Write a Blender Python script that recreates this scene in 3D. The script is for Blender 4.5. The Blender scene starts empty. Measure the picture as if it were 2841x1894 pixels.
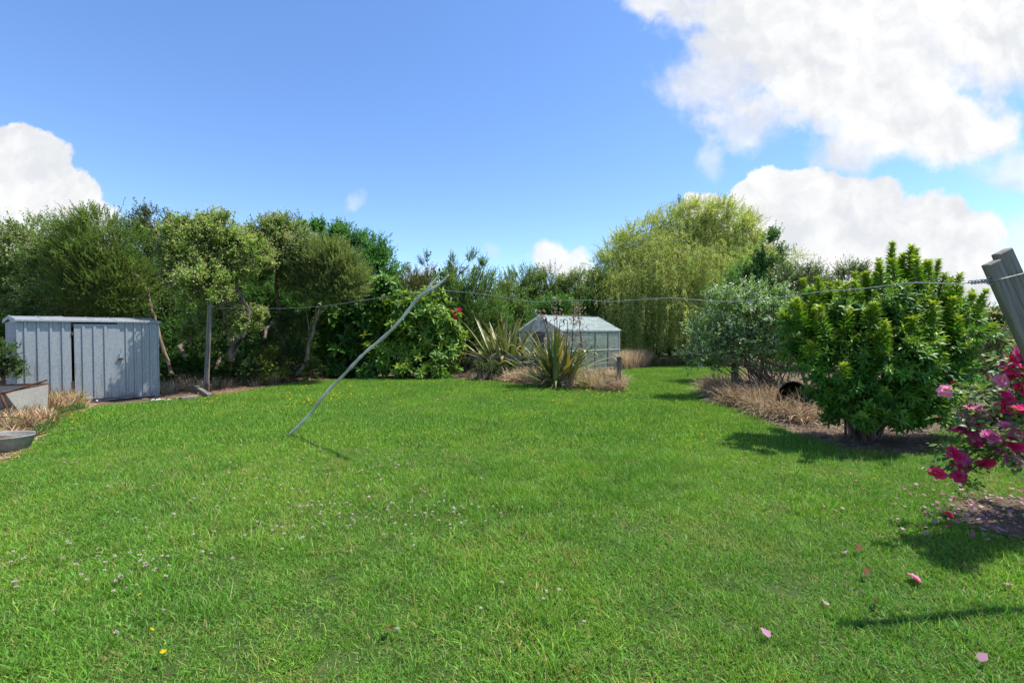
import bpy, math, random
import numpy as np
from mathutils import Vector, Matrix
R = math.radians
rng = np.random.default_rng(7)
random.seed(7)
sc = bpy.context.scene
col = sc.collection

# ------------------------------------------------------------------ camera
F, CX, CY, H = 1263.0, 1420.5, 947.0, 1.6          # focal length and centre in photo pixels
PITCH = math.atan(27.0 / F)
cam_d = bpy.data.cameras.new('camera'); cam = bpy.data.objects.new('camera', cam_d); col.objects.link(cam)
cam.location = (0, 0, H); cam.rotation_euler = (R(90) - PITCH, 0, 0)
cam_d.sensor_width = 36; cam_d.lens = 36 * F / 2841.0
cam_d.clip_start = 0.05; cam_d.clip_end = 2000
sc.camera = cam

def ray(px, py):
    u = (px - CX) / F; v = (CY - py) / F
    return np.array((u, math.cos(PITCH) + v * math.sin(PITCH), -math.sin(PITCH) + v * math.cos(PITCH)))
def at(px, py, Y):
    d = ray(px, py); return np.array((0, 0, H)) + d * (Y / d[1])
def gp(px, py, z=0.0):
    d = ray(px, py); return np.array((0, 0, H)) + d * ((z - H) / d[2])

# ------------------------------------------------------------------ world, sun, exposure
SUN_EL, SUN_AZ = R(64), math.atan2(0.976, 0.19)     # azimuth clockwise from +Y
sc.view_settings.view_transform = 'Standard'; sc.view_settings.look = 'None'
sc.view_settings.exposure = 1.1; sc.view_settings.gamma = 1.0; sc.view_settings.use_curve_mapping = False
sc.render.engine = 'CYCLES'
sc.cycles.use_denoising = True
sc.cycles.max_bounces = 10; sc.cycles.transparent_max_bounces = 12
sc.cycles.diffuse_bounces = 6; sc.cycles.sample_clamp_indirect = 6
w = bpy.data.worlds.new('World'); sc.world = w; w.use_nodes = True
w.cycles.sampling_method = 'MANUAL'; w.cycles.sample_map_resolution = 256
nt = w.node_tree; nt.nodes.clear()
class NB:
    def __init__(s, nt): s.nt = nt
    def n(s, t, **k):
        x = s.nt.nodes.new(t)
        for a, b in k.items(): setattr(x, a, b)
        return x
    def put(s, sock, v):
        if isinstance(v, bpy.types.NodeSocket): s.nt.links.new(v, sock)
        elif v is not None: sock.default_value = v
    def m(s, op, a, b=None, c=None, clamp=False):
        x = s.n('ShaderNodeMath', operation=op, use_clamp=clamp)
        s.put(x.inputs[0], a); s.put(x.inputs[1], b); s.put(x.inputs[2], c); return x.outputs[0]
    def vm(s, op, a, b=None):
        x = s.n('ShaderNodeVectorMath', operation=op); s.put(x.inputs[0], a); s.put(x.inputs[1], b)
        return x.outputs['Value'] if op in ('LENGTH', 'DOT_PRODUCT') else x.outputs[0]
    def ss(s, v, lo, hi, a=0.0, b=1.0, smooth=True):
        x = s.n('ShaderNodeMapRange', interpolation_type='SMOOTHSTEP' if smooth else 'LINEAR')
        for i, q in enumerate((v, lo, hi, a, b)): s.put(x.inputs[i], q)
        return x.outputs[0]
    def noise(s, vec, scale, detail=4, rough=0.55, color=False, dist=0.0):
        x = s.n('ShaderNodeTexNoise'); s.put(x.inputs['Vector'], vec); x.inputs['Scale'].default_value = scale
        x.inputs['Detail'].default_value = detail; x.inputs['Roughness'].default_value = rough; x.inputs['Distortion'].default_value = dist
        return x.outputs['Color'] if color else x.outputs[0]
    def mix(s, f, a, b, mode='MIX'):
        x = s.n('ShaderNodeMix', data_type='RGBA', blend_type=mode)
        s.put(x.inputs[0], f); s.put(x.inputs[6], a); s.put(x.inputs[7], b); return x.outputs[2]
    def rgb(s, r, g, b):
        x = s.n('ShaderNodeRGB'); x.outputs[0].default_value = (r, g, b, 1); return x.outputs[0]
    def xyz(s, x_, y_, z_):
        x = s.n('ShaderNodeCombineXYZ'); s.put(x.inputs[0], x_); s.put(x.inputs[1], y_); s.put(x.inputs[2], z_); return x.outputs[0]
b = NB(nt)
sky = b.n('ShaderNodeTexSky', sky_type='NISHITA', sun_disc=False)
sky.sun_elevation = SUN_EL; sky.sun_rotation = SUN_AZ
sky.air_density = 1.0; sky.dust_density = 0.1; sky.ozone_density = 3.0; sky.altitude = 0
hs = b.n('ShaderNodeHueSaturation'); b.put(hs.inputs['Color'], sky.outputs[0]); hs.inputs['Saturation'].default_value = 1.08; hs.inputs['Value'].default_value = 1.0
tc = b.n('ShaderNodeTexCoord'); dirv = tc.outputs['Generated']
sp = b.n('ShaderNodeSeparateXYZ'); b.put(sp.inputs[0], dirv)
ysafe = b.m('MAXIMUM', sp.outputs[1], 0.08)
U = b.m('DIVIDE', sp.outputs[0], ysafe); W_ = b.m('DIVIDE', sp.outputs[2], ysafe)
uw = b.xyz(U, W_, 0.0)
n1 = b.noise(uw, 4.2, 5, 0.58, color=True)
warp = b.vm('SCALE', b.vm('SUBTRACT', n1, (0.5, 0.5, 0.5))); warp.node.inputs['Scale'].default_value = 0.16
uwd = b.vm('ADD', uw, warp)
fine = b.noise(uw, 9.0, 7, 0.62); big = b.noise(uw, 2.4, 3, 0.55)
fz = b.m('SUBTRACT', fine, 0.5)
# the clouds in view: centre (photo px), radii (px), edge softness, raggedness, opacity
CL = [
 (2560, -60, 600, 360, .55, .95, 1), (2150, 40, 330, 140, .55, 1.3, 1), (2300, 170, 350, 220, .5, 1.2, 1), (2470, 310, 300, 150, .5, 1.2, 1),
 (2380, 420, 190, 80, .6, 1.3, .9), (2650, 340, 180, 110, .5, 1.1, 1), (1980, 200, 150, 130, .7, 1.6, .8), (2080, 330, 130, 120, .7, 1.6, .75),
 (1830, -20, 150, 60, .7, 1.4, .9), (2870, 60, 280, 200, .5, 1.0, 1), (1990, 430, 50, 80, .9, 1.6, .4),
 (1960, 590, 70, 60, .14, .9, 1), (2070, 575, 85, 60, .12, .9, 1), (2030, 620, 130, 85, .12, .9, 1), (2210, 590, 150, 112, .10, .9, 1), (2330, 640, 280, 130, .12, .9, 1), (2520, 660, 230, 110, .14, .9, 1), (2660, 690, 120, 95, .25, .9, 1),
 (2350, 800, 480, 140, .35, .6, 1), (2700, 800, 260, 130, .7, .8, .8),
 (2800, 480, 130, 80, .7, 1.2, .7), (2880, 640, 120, 80, .7, 1.2, .7),
 (50, 480, 130, 125, .10, .8, 1), (140, 590, 150, 115, .10, .8, 1), (-40, 560, 200, 200, .2, .7, 1), (230, 640, 140, 95, .2, .7, 1),
 (1530, 715, 55, 42, .35, .7, .95), (1590, 735, 65, 42, .4, .7, .9), (1355, 690, 34, 30, .9, .8, .4), (980, 570, 28, 18, .9, .8, .35),
 (1180, 790, 90, 60, .8, .8, .7), (1560, 860, 700, 70, .9, .6, .5), (700, 860, 900, 70, .9, .6, .5)]
inv = None
for px, py, rx, ry, soft, rag, op in CL:
    cu, cw = (px - CX) / F, (920.0 - py) / F
    d = b.vm('LENGTH', b.vm('DIVIDE', b.vm('SUBTRACT', uwd, (cu, cw, 0)), (rx * 1.12 / F, ry * 1.12 / F, 1)))
    dens = b.m('ADD', b.m('SUBTRACT', 1.0, d), b.m('MULTIPLY', fz, rag))
    a = b.m('MULTIPLY', b.ss(dens, -0.02, soft), op)
    ia = b.m('SUBTRACT', 1.0, a)
    inv = ia if inv is None else b.m('MULTIPLY', inv, ia)
front = b.m('SUBTRACT', 1.0, inv)
# the same fair-weather cloud all round
zs = b.m('MAXIMUM', sp.outputs[2], 0.05)
dome = b.xyz(b.m('DIVIDE', sp.outputs[0], zs), b.m('DIVIDE', sp.outputs[1], zs), 0.0)
gen = b.ss(b.noise(dome, 0.9, 5, 0.55), 0.52, 0.66)
gen = b.m('MULTIPLY', gen, b.ss(sp.outputs[2], 0.02, 0.2))
au = b.m('ABSOLUTE', U)
outm = b.m('MAXIMUM', b.ss(au, 1.2, 1.6), b.m('MAXIMUM', b.ss(W_, 0.85, 1.3), b.ss(sp.outputs[1], 0.25, 0.1)))
alpha = b.m('MAXIMUM', b.m('MULTIPLY', front, b.ss(sp.outputs[1], 0.1, 0.25)), b.m('MULTIPLY', gen, outm))
f_a = b.noise(uwd, 6.5, 5, .55); f_b = b.noise(b.vm('ADD', uwd, (.018, .030, 0)), 6.5, 5, .55)
relief = b.m('MULTIPLY', b.m('SUBTRACT', f_a, f_b), 4.2)
shade = b.m('ADD', b.m('ADD', .28, b.m('MULTIPLY', b.ss(big, 0.36, 0.62), .5)), relief, clamp=True)
ccol = b.mix(shade, b.rgb(3.2, 3.3, 3.45), b.rgb(4.1, 4.1, 4.1))
lowh = b.ss(sp.outputs[2], 0.0, 0.28, 1.0, 0.0)
skyt = b.mix(1.0, hs.outputs[0], b.rgb(.80, .84, .95), 'MULTIPLY')
skyb = b.mix(lowh, skyt, b.mix(1.0, skyt, b.rgb(.98, 1.02, 1.04), 'MULTIPLY'))
skyc = b.mix(alpha, skyb, ccol)
bg = b.n('ShaderNodeBackground'); b.put(bg.inputs[0], skyc); bg.inputs[1].default_value = 0.118
b.put(b.n('ShaderNodeOutputWorld').inputs[0], bg.outputs[0])
sd = bpy.data.lights.new('sun', 'SUN'); sun = bpy.data.objects.new('sun', sd); col.objects.link(sun)
sd.energy = 3.7; sd.angle = R(0.55); sd.color = (1.0, 0.955, 0.88)
sdir = Vector((math.sin(SUN_AZ) * math.cos(SUN_EL), math.cos(SUN_AZ) * math.cos(SUN_EL), math.sin(SUN_EL)))
sun.rotation_euler = sdir.to_track_quat('Z', 'Y').to_euler(); sun.location = (20, 5, 30)

# ------------------------------------------------------------------ object helpers
def tag(o, label=None, cat=None, group=None, kind=None):
    for k, v in (('label', label), ('category', cat), ('group', group), ('kind', kind)):
        if v: o[k] = v
    return o
def link(o, parent=None):
    col.objects.link(o)
    if parent is not None: o.parent = parent
    return o
def empty(name, loc, label, cat, group=None, rz=0.0):
    o = bpy.data.objects.new(name, None); o.empty_display_size = 0.1; col.objects.link(o)
    o.location = loc; o.rotation_euler = (0, 0, rz)
    return tag(o, label, cat, group)
def off(parent):
    return np.array(parent.location) if parent is not None else np.zeros(3)

class MB:                                           # plain polygon builder, world or local coordinates
    def __init__(s): s.v = []; s.f = []
    def add(s, vs, fs):
        k = len(s.v); s.v += [tuple(map(float, p)) for p in vs]; s.f += [tuple(i + k for i in f) for f in fs]
    def box(s, x0, x1, y0, y1, z0, z1):
        s.add([(x0,y0,z0),(x1,y0,z0),(x1,y1,z0),(x0,y1,z0),(x0,y0,z1),(x1,y0,z1),(x1,y1,z1),(x0,y1,z1)],
              [(0,3,2,1),(4,5,6,7),(0,1,5,4),(1,2,6,5),(2,3,7,6),(3,0,4,7)])
    def tube(s, path, rad, sides=8, cap=True):
        path = [np.array(p, float) for p in path]; n = len(path)
        if not hasattr(rad, '__len__'): rad = [rad] * n
        k0 = len(s.v); vs = []
        ref = np.array((0.13, 0.21, 0.97))
        for i, p in enumerate(path):
            t = path[min(i+1, n-1)] - path[max(i-1, 0)]; t /= np.linalg.norm(t) + 1e-9
            r = ref if abs(t @ ref) < 0.93 else np.array((1., 0, 0))
            a = np.cross(t, r); a /= np.linalg.norm(a); c = np.cross(t, a)
            for j in range(sides):
                q = 2 * math.pi * j / sides
                vs.append(p + rad[i] * (math.cos(q) * a + math.sin(q) * c))
        fs = [(i*sides+j, i*sides+(j+1) % sides, (i+1)*sides+(j+1) % sides, (i+1)*sides+j) for i in range(n-1) for j in range(sides)]
        if cap: fs += [tuple(range(sides))[::-1], tuple((n-1)*sides+j for j in range(sides))]
        s.add(vs, fs)
    def build(s, name, mat, parent=None, shift=True, smooth=False, bevel=0.0):
        me = bpy.data.meshes.new(name)
        o3 = off(parent) if shift else np.zeros(3)
        me.from_pydata([tuple(np.array(p) - o3) for p in s.v], [], s.f); me.update()
        if smooth: me.polygons.foreach_set('use_smooth', [True] * len(me.polygons))
        me.materials.append(mat)
        o = link(bpy.data.objects.new(name, me), parent)
        if bevel:
            md = o.modifiers.new('bevel', 'BEVEL'); md.width = bevel; md.segments = 1; md.limit_method = 'ANGLE'
        return o

def np_mesh(name, V, faces, C=None, mat=None, parent=None, smooth=False, shift=True):
    """V (n,k,3) pieces that share one face template; C (n,3) or (n,k,3) colours."""
    n, k = V.shape[:2]
    V = V.reshape(-1, 3)
    if shift: V = V - off(parent)
    me = bpy.data.meshes.new(name)
    lens = np.array([len(f) for f in faces]); flat = np.array([i for f in faces for i in f])
    loops = (flat[None, :] + (np.arange(n) * k)[:, None]).ravel()
    tot = np.tile(lens, n); start = np.concatenate(([0], np.cumsum(tot)[:-1]))
    me.vertices.add(n * k); me.vertices.foreach_set('co', V.astype(np.float32).ravel())
    me.loops.add(len(loops)); me.loops.foreach_set('vertex_index', loops.astype(np.int32))
    me.polygons.add(len(tot)); me.polygons.foreach_set('loop_start', start.astype(np.int32)); me.polygons.foreach_set('loop_total', tot.astype(np.int32))
    if smooth: me.polygons.foreach_set('use_smooth', np.ones(len(tot), bool))
    if C is not None:
        if C.ndim == 2: C = np.repeat(C[:, None, :], k, axis=1)
        ca = me.color_attributes.new('Col', 'FLOAT_COLOR', 'POINT')
        rgba = np.ones((n * k, 4), np.float32); rgba[:, :3] = np.clip(C.reshape(-1, 3), 0, 1)
        ca.data.foreach_set('color', rgba.ravel())
    me.update(calc_edges=True)
    if mat: me.materials.append(mat)
    o = bpy.data.objects.new(name, me)
    if parent != 'none': link(o, parent)
    return o
def unit(a): return a / (np.linalg.norm(a, axis=-1, keepdims=True) + 1e-9)
SHAPES = {
 'q': (np.array([(0,0,0),(.5,.5,.06),(1,0,-.05),(.5,-.5,.06)]), [(0,1,2,3)]),
 'w': (np.array([(0,.12,0),(.35,.5,.03),(.75,.38,.0),(1,0,-.1),(.75,-.38,.0),(.35,-.5,.03),(0,-.12,0)]), [(0,1,5,6),(1,2,4,5),(2,3,4)]),
 'l': (np.array([(0,0,0),(.3,.46,.06),(.3,0,0),(.3,-.46,.06),(.66,.42,.0),(.66,0,-.06),(.66,-.42,.0),(1,0,-.2)]), [(0,2,1),(0,3,2),(2,5,4,1),(3,6,5,2),(5,7,4),(6,7,5)]),
 'b': (np.array([(0,.5,0),(0,-.5,0),(.5,.42,.05),(.5,-.42,.05),(1,0,-.12)]), [(0,1,3,2),(2,3,4)]),
 's': (np.array([(0,.5,0),(0,-.5,0),(.33,.5,.1),(.33,-.5,.1),(.7,.4,.08),(.7,-.4,.08),(1,0,-.12)]), [(0,1,3,2),(2,3,5,4),(4,5,6)]),
}
def pieces(P, D, N, L, W, shape):
    T, faces = SHAPES[shape]
    D = unit(D); S = unit(np.cross(D, N)); N = np.cross(S, D)
    L = np.broadcast_to(L, len(P)); W = np.broadcast_to(W, len(P))
    V = (P[:, None, :] + D[:, None, :] * (T[None, :, 0] * L[:, None])[..., None]
         + S[:, None, :] * (T[None, :, 1] * W[:, None])[..., None] + N[:, None, :] * (T[None, :, 2] * L[:, None])[..., None])
    return V, faces
def rnd_dir(n): return unit(rng.normal(size=(n, 3)))
def jit(c, n, a=0.18, h=0.08):
    c = np.asarray(c, float)
    if c.ndim == 1: c = np.repeat(c[None], n, 0)
    return np.clip(c * (1 + a * rng.normal(size=(n, 1))) * (1 + h * rng.normal(size=(n, 3))), 0.004, 0.95)

# ------------------------------------------------------------------ materials
def mat_new(name):
    m = bpy.data.materials.new(name); m.use_nodes = True; m.node_tree.nodes.clear()
    return m, NB(m.node_tree)
def finish(b, sh, disp=None):
    o = b.n('ShaderNodeOutputMaterial'); b.put(o.inputs[0], sh)
def princ(b, base, rough=0.6, metal=0.0, spec=0.5, bump=None, bs=0.3, bd=0.01):
    p = b.n('ShaderNodeBsdfPrincipled'); b.put(p.inputs['Base Color'], base); b.put(p.inputs['Roughness'], rough)
    p.inputs['Metallic'].default_value = metal; p.inputs['Specular IOR Level'].default_value = spec
    if bump is not None:
        bn = b.n('ShaderNodeBump'); bn.inputs['Strength'].default_value = bs; bn.inputs['Distance'].default_value = bd
        b.put(bn.inputs['Height'], bump); b.put(p.inputs['Normal'], bn.outputs[0])
    return p
def leaf_mat(name, rough=0.5, trans=0.3, spec=0.4, tint=(1.25, 1.3, 0.55)):
    m, b = mat_new(name)
    at_ = b.n('ShaderNodeAttribute', attribute_name='Col')
    p = princ(b, at_.outputs[0], rough, 0, spec)
    t = b.n('ShaderNodeBsdfTranslucent'); b.put(t.inputs[0], b.mix(1.0, at_.outputs[0], b.rgb(*tint), 'MULTIPLY'))
    mx = b.n('ShaderNodeMixShader'); mx.inputs[0].default_value = trans
    b.put(mx.inputs[1], p.outputs[0]); b.put(mx.inputs[2], t.outputs[0]); finish(b, mx.outputs[0]); return m
def solid_mat(name, c1, c2, scale=8, rough=0.7, metal=0.0, spec=0.4, bump=0.3, bd=0.01, stretch=(1, 1, 1), detail=5):
    m, b = mat_new(name)
    tcn = b.n('ShaderNodeTexCoord'); v = b.vm('MULTIPLY', tcn.outputs['Object'], stretch)
    nz = b.noise(v, scale, detail, 0.6)
    f = b.ss(nz, 0.32, 0.68)
    p = princ(b, b.mix(f, b.rgb(*c1), b.rgb(*c2)), rough, metal, spec, nz, bump, bd); finish(b, p.outputs[0]); return m

M = {}
M['leaf'] = leaf_mat('leaf', 0.6, 0.42, 0.14)
M['gloss'] = leaf_mat('glossy_leaf', 0.42, 0.32, 0.26)
M['willow'] = leaf_mat('willow_leaf', 0.6, 0.4, 0.15, (1.2, 1.2, 0.6))
M['flax'] = leaf_mat('flax_leaf', 0.42, 0.15, 0.45)
M['petal'] = leaf_mat('petal', 0.6, 0.5, 0.12, (1.15, 1.0, 1.0))
M['straw'] = leaf_mat('straw', 0.7, 0.25, 0.2, (1.1, 1.0, 0.8))
M['bark'] = solid_mat('bark', (.07, .05, .036), (.20, .15, .11), 14, .9, bump=.8, bd=.02, stretch=(1, 1, .25))
M['bark_pale'] = solid_mat('bark_pale', (.12, .085, .06), (.28, .21, .15), 12, .9, bump=.6, bd=.02, stretch=(1, 1, .3))
M['wood'] = solid_mat('weathered_wood', (.085, .072, .06), (.245, .22, .19), 22, .85, bump=.7, bd=.004, stretch=(.07, 1, 1), detail=8)
M['wood_dark'] = solid_mat('dark_weathered_wood', (.05, .038, .03), (.16, .125, .10), 22, .85, bump=.7, bd=.004, stretch=(.07, 1, 1), detail=8)
M['drift'] = solid_mat('silvered_wood', (.36, .345, .32), (.72, .70, .66), 16, .8, bump=.8, bd=.006, stretch=(.15, .15, .15), detail=8)
M['cutwood'] = solid_mat('cut_wood', (.34, .24, .13), (.52, .40, .25), 20, .8)
M['wire'] = solid_mat('galvanised_wire', (.20, .215, .23), (.30, .32, .34), 60, .55, .1)
M['rust'] = solid_mat('rust', (.05, .024, .016), (.14, .065, .036), 40, .9, bump=.5, bd=.003)
M['black'] = solid_mat('black_plastic', (.012, .012, .012), (.03, .03, .03), 10, .5)
M['stone'] = solid_mat('pale_stone', (.45, .44, .42), (.75, .74, .72), 20, .9)
M['concrete'] = solid_mat('concrete', (.22, .21, .19), (.36, .35, .32), 30, .9, bump=.4)
# ------------------------------------------------------------------ ground, lawn, beds
def galv(name, c1, c2, metal=.45, rough=.42):
    m, b = mat_new(name)
    tcn = b.n('ShaderNodeTexCoord')
    v = b.n('ShaderNodeTexVoronoi'); b.put(v.inputs['Vector'], tcn.outputs['Object']); v.inputs['Scale'].default_value = 70
    sp_ = b.n('ShaderNodeSeparateColor'); b.put(sp_.inputs[0], v.outputs['Color'])
    big_ = b.noise(b.vm('MULTIPLY', tcn.outputs['Object'], (3, 3, .6)), 2.0, 6)
    f = b.m('ADD', b.m('MULTIPLY', sp_.outputs[0], .8), b.m('MULTIPLY', big_, .35))
    low = b.n('ShaderNodeSeparateXYZ'); b.put(low.inputs[0], tcn.outputs['Object'])
    base = b.mix(f, b.rgb(*c1), b.rgb(*c2))
    stain = b.m('MULTIPLY', b.ss(b.noise(b.vm('MULTIPLY', tcn.outputs['Object'], (14, 14, .8)), 1.0, 5),   .55, .75), .6)
    base = b.mix(stain, base, b.rgb(.15, .12, .10))
    lowrust = b.m('MULTIPLY', b.ss(low.outputs[2], .22, .0), b.ss(b.noise(tcn.outputs['Object'], 7, 5), .42, .62))
    base = b.mix(b.m('MULTIPLY', lowrust, .75), base, b.rgb(.13, .075, .045))
    p = princ(b, base, b.m('ADD', rough, b.m('MULTIPLY', sp_.outputs[1], .2)), metal, .5, sp_.outputs[2], .12, .003)
    finish(b, p.outputs[0]); return m
M['galv'] = galv('galvanised_sheet', (.23, .25, .27), (.39, .415, .44))
M['galv_tub'] = galv('dull_galvanised', (.20, .19, .16), (.32, .31, .27), .1, .6)

def ground_mat(name, stops, scale, bump=.6, bd=.03):
    m, b = mat_new(name)
    g = b.n('ShaderNodeNewGeometry'); pos = g.outputs['Position']
    n_a = b.noise(pos, scale, 8, .65); n_b = b.noise(pos, scale * 9, 6, .7)
    c = b.mix(b.ss(n_a, .35, .65), b.rgb(*stops[0]), b.rgb(*stops[1]))
    c = b.mix(b.ss(n_b, .45, .7), c, b.rgb(*stops[2]))
    p = princ(b, c, .95, 0, .15, n_b, bump, bd); finish(b, p.outputs[0]); return m
M['field'] = ground_mat('field', ((.045, .075, .02), (.07, .10, .03), (.10, .09, .04)), .8)
M['turf'] = ground_mat('turf', ((.030, .058, .012), (.048, .082, .018), (.075, .085, .03)), 3)
M['mulch'] = ground_mat('mulch', ((.16, .11, .075), (.26, .19, .13), (.07, .05, .035)), 6, 1.0, .05)

LAWN = [(-10, 0.2), (-9.6, 3.6), gp(0, 1287), gp(60, 1262), gp(105, 1238), gp(138, 1205), gp(150, 1172), gp(200, 1150), gp(262, 1130), gp(437, 1113),
        gp(600, 1099), gp(700, 1083), gp(800, 1067), gp(920, 1054), gp(1020, 1053), gp(1150, 1052), gp(1280, 1052), gp(1340, 1057), gp(1450, 1067), gp(1600, 1080),
        gp(1722, 1087), gp(1740, 1080), gp(1728, 1045), gp(1722, 1029), gp(1760, 1022), gp(1850, 1016), gp(1990, 1017), gp(2045, 1022), gp(2030, 1060), gp(1955, 1098), gp(1962, 1112),
        gp(2080, 1150), gp(2180, 1200), gp(2300, 1238), gp(2420, 1262), gp(2530, 1264), gp(2620, 1242), gp(2620, 1205), gp(2700, 1165), (12, 7.6), (12, 0.2)]
LAWN = np.array([p[:2] for p in LAWN])
def inside(P, poly):
    x, y = P[:, 0], P[:, 1]; r = np.zeros(len(P), bool); j = len(poly) - 1
    for i in range(len(poly)):
        xi, yi = poly[i]; xj, yj = poly[j]
        r ^= ((yi > y) != (yj > y)) & (x < (xj - xi) * (y - yi) / (yj - yi + 1e-12) + xi); j = i
    return r
def vn(P, s, seed=0):                               # cheap smooth value noise, about -1..1
    q = P[:, :2] * s; o = np.zeros(len(P)); r = np.random.default_rng(seed)
    for k in range(6):
        a = r.uniform(0, 6.28); f = r.uniform(.6, 1.7); ph = r.uniform(0, 6.28)
        o += np.sin((q[:, 0] * math.cos(a) + q[:, 1] * math.sin(a)) * f + ph)
    return o / 2.6
def grid(name, x0, x1, y0, y1, step, z, amp, mat, label):
    nx = int((x1 - x0) / step) + 1; ny = int((y1 - y0) / step) + 1
    X, Y = np.meshgrid(np.linspace(x0, x1, nx), np.linspace(y0, y1, ny)); P = np.stack((X.ravel(), Y.ravel(), np.full(X.size, z)), 1)
    P[:, 2] += amp * vn(P, 1.3, 3) + amp * .6 * vn(P, 4.0, 4)
    m_ = MB(); m_.v = [tuple(p) for p in P]
    m_.f = [(j*nx+i, j*nx+i+1, (j+1)*nx+i+1, (j+1)*nx+i) for j in range(ny-1) for i in range(nx-1)]
    o = m_.build(name, mat, smooth=True); return tag(o, label, 'ground', kind='structure')
g = MB(); g.add([(-600,-600,-.06),(600,-600,-.06),(600,900,-.06),(-600,900,-.06)], [(0,1,2,3)])
tag(g.build('ground', M['field']), 'flat grassy land stretching away behind the garden', 'ground', kind='structure')
grid('mulch_bed', -24, 24, 3, 30, .25, -.03, .008, M['mulch'], 'brown mulch and bare earth around the lawn and under the shrubs')
lw = MB(); lw.add([(p[0], p[1], .0) for p in LAWN], [tuple(range(len(LAWN)))])
import bmesh
def tri_sheet(mb, name, mat):
    o = mb.build(name, mat); bm = bmesh.new(); bm.from_mesh(o.data); bmesh.ops.triangulate(bm, faces=bm.faces[:]); bm.to_mesh(o.data); bm.free()
    if o.data.polygons[0].normal.z < 0: o.data.flip_normals()
    return o
tag(tri_sheet(lw, 'lawn', M['turf']), 'wide green lawn curving round the garden beds', 'lawn', kind='structure')

# grass blades: tufts instanced over the lawn
def grass_mat():
    m, b = mat_new('grass_blade')
    at_ = b.n('ShaderNodeAttribute', attribute_name='Col'); g = b.n('ShaderNodeNewGeometry'); pos = g.outputs['Position']
    oi = b.n('ShaderNodeObjectInfo')
    n_a = b.noise(pos, .55, 5, .6); n_b = b.noise(pos, 2.6, 5, .6); n_c = b.noise(pos, .9, 3, .5, dist=.5)
    c = b.mix(b.ss(n_a, .36, .64), at_.outputs[0], b.mix(1.0, at_.outputs[0], b.rgb(1.38, 1.2, 1.0), 'MULTIPLY'))
    c = b.mix(b.m('MULTIPLY', b.ss(n_b, .5, .72), .5), c, b.mix(1.0, c, b.rgb(.66, .78, .75), 'MULTIPLY'))
    c = b.mix(b.m('MULTIPLY', b.ss(n_c, .56, .74), .5), c, b.rgb(.25, .31, .07))
    c = b.mix(1.0, c, b.mix(oi.outputs['Random'], b.rgb(.78, .8, .8), b.rgb(1.2, 1.18, 1.1)), 'MULTIPLY')
    p = princ(b, c, .5, 0, .3); t = b.n('ShaderNodeBsdfTranslucent'); b.put(t.inputs[0], b.mix(1.0, c, b.rgb(1.25, 1.3, .5), 'MULTIPLY'))
    mx = b.n('ShaderNodeMixShader'); mx.inputs[0].default_value = .35; b.put(mx.inputs[1], p.outputs[0]); b.put(mx.inputs[2], t.outputs[0]); finish(b, mx.outputs[0]); return m
M['grass'] = grass_mat()
def tuft(n, rad, L0, L1, W, lean, dry=.03):
    a = rng.uniform(0, 6.283, n); r = rad * np.sqrt(rng.random(n))
    P = np.stack((r * np.cos(a), r * np.sin(a), np.full(n, -.006)), 1)
    az = rng.uniform(0, 6.283, n); el = np.clip(rng.normal(lean, .35, n), .1, 1.5)
    D = np.stack((np.cos(az) * np.cos(el), np.sin(az) * np.cos(el), np.sin(el)), 1)
    N = unit(np.array((0, 0, 1.)) + .5 * rnd_dir(n))
    L = rng.uniform(L0, L1, n) * rng.choice([.6, 1, 1, 1.35], n); Wd = W * rng.uniform(.6, 1.3, n)
    V, f = pieces(P, D, N, L, Wd, 'b')
    c = jit((.114, .272, .032), n, .24, .09)
    yl = rng.random(n) < .22; c[yl] = jit((.188, .32, .048), yl.sum(), .18, .08)
    dr = rng.random(n) < dry; c[dr] = jit((.30, .25, .11), dr.sum(), .2, .06)
    o = np_mesh('grass_tuft', V, f, c, M['grass'], 'none', shift=False); return o
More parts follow.
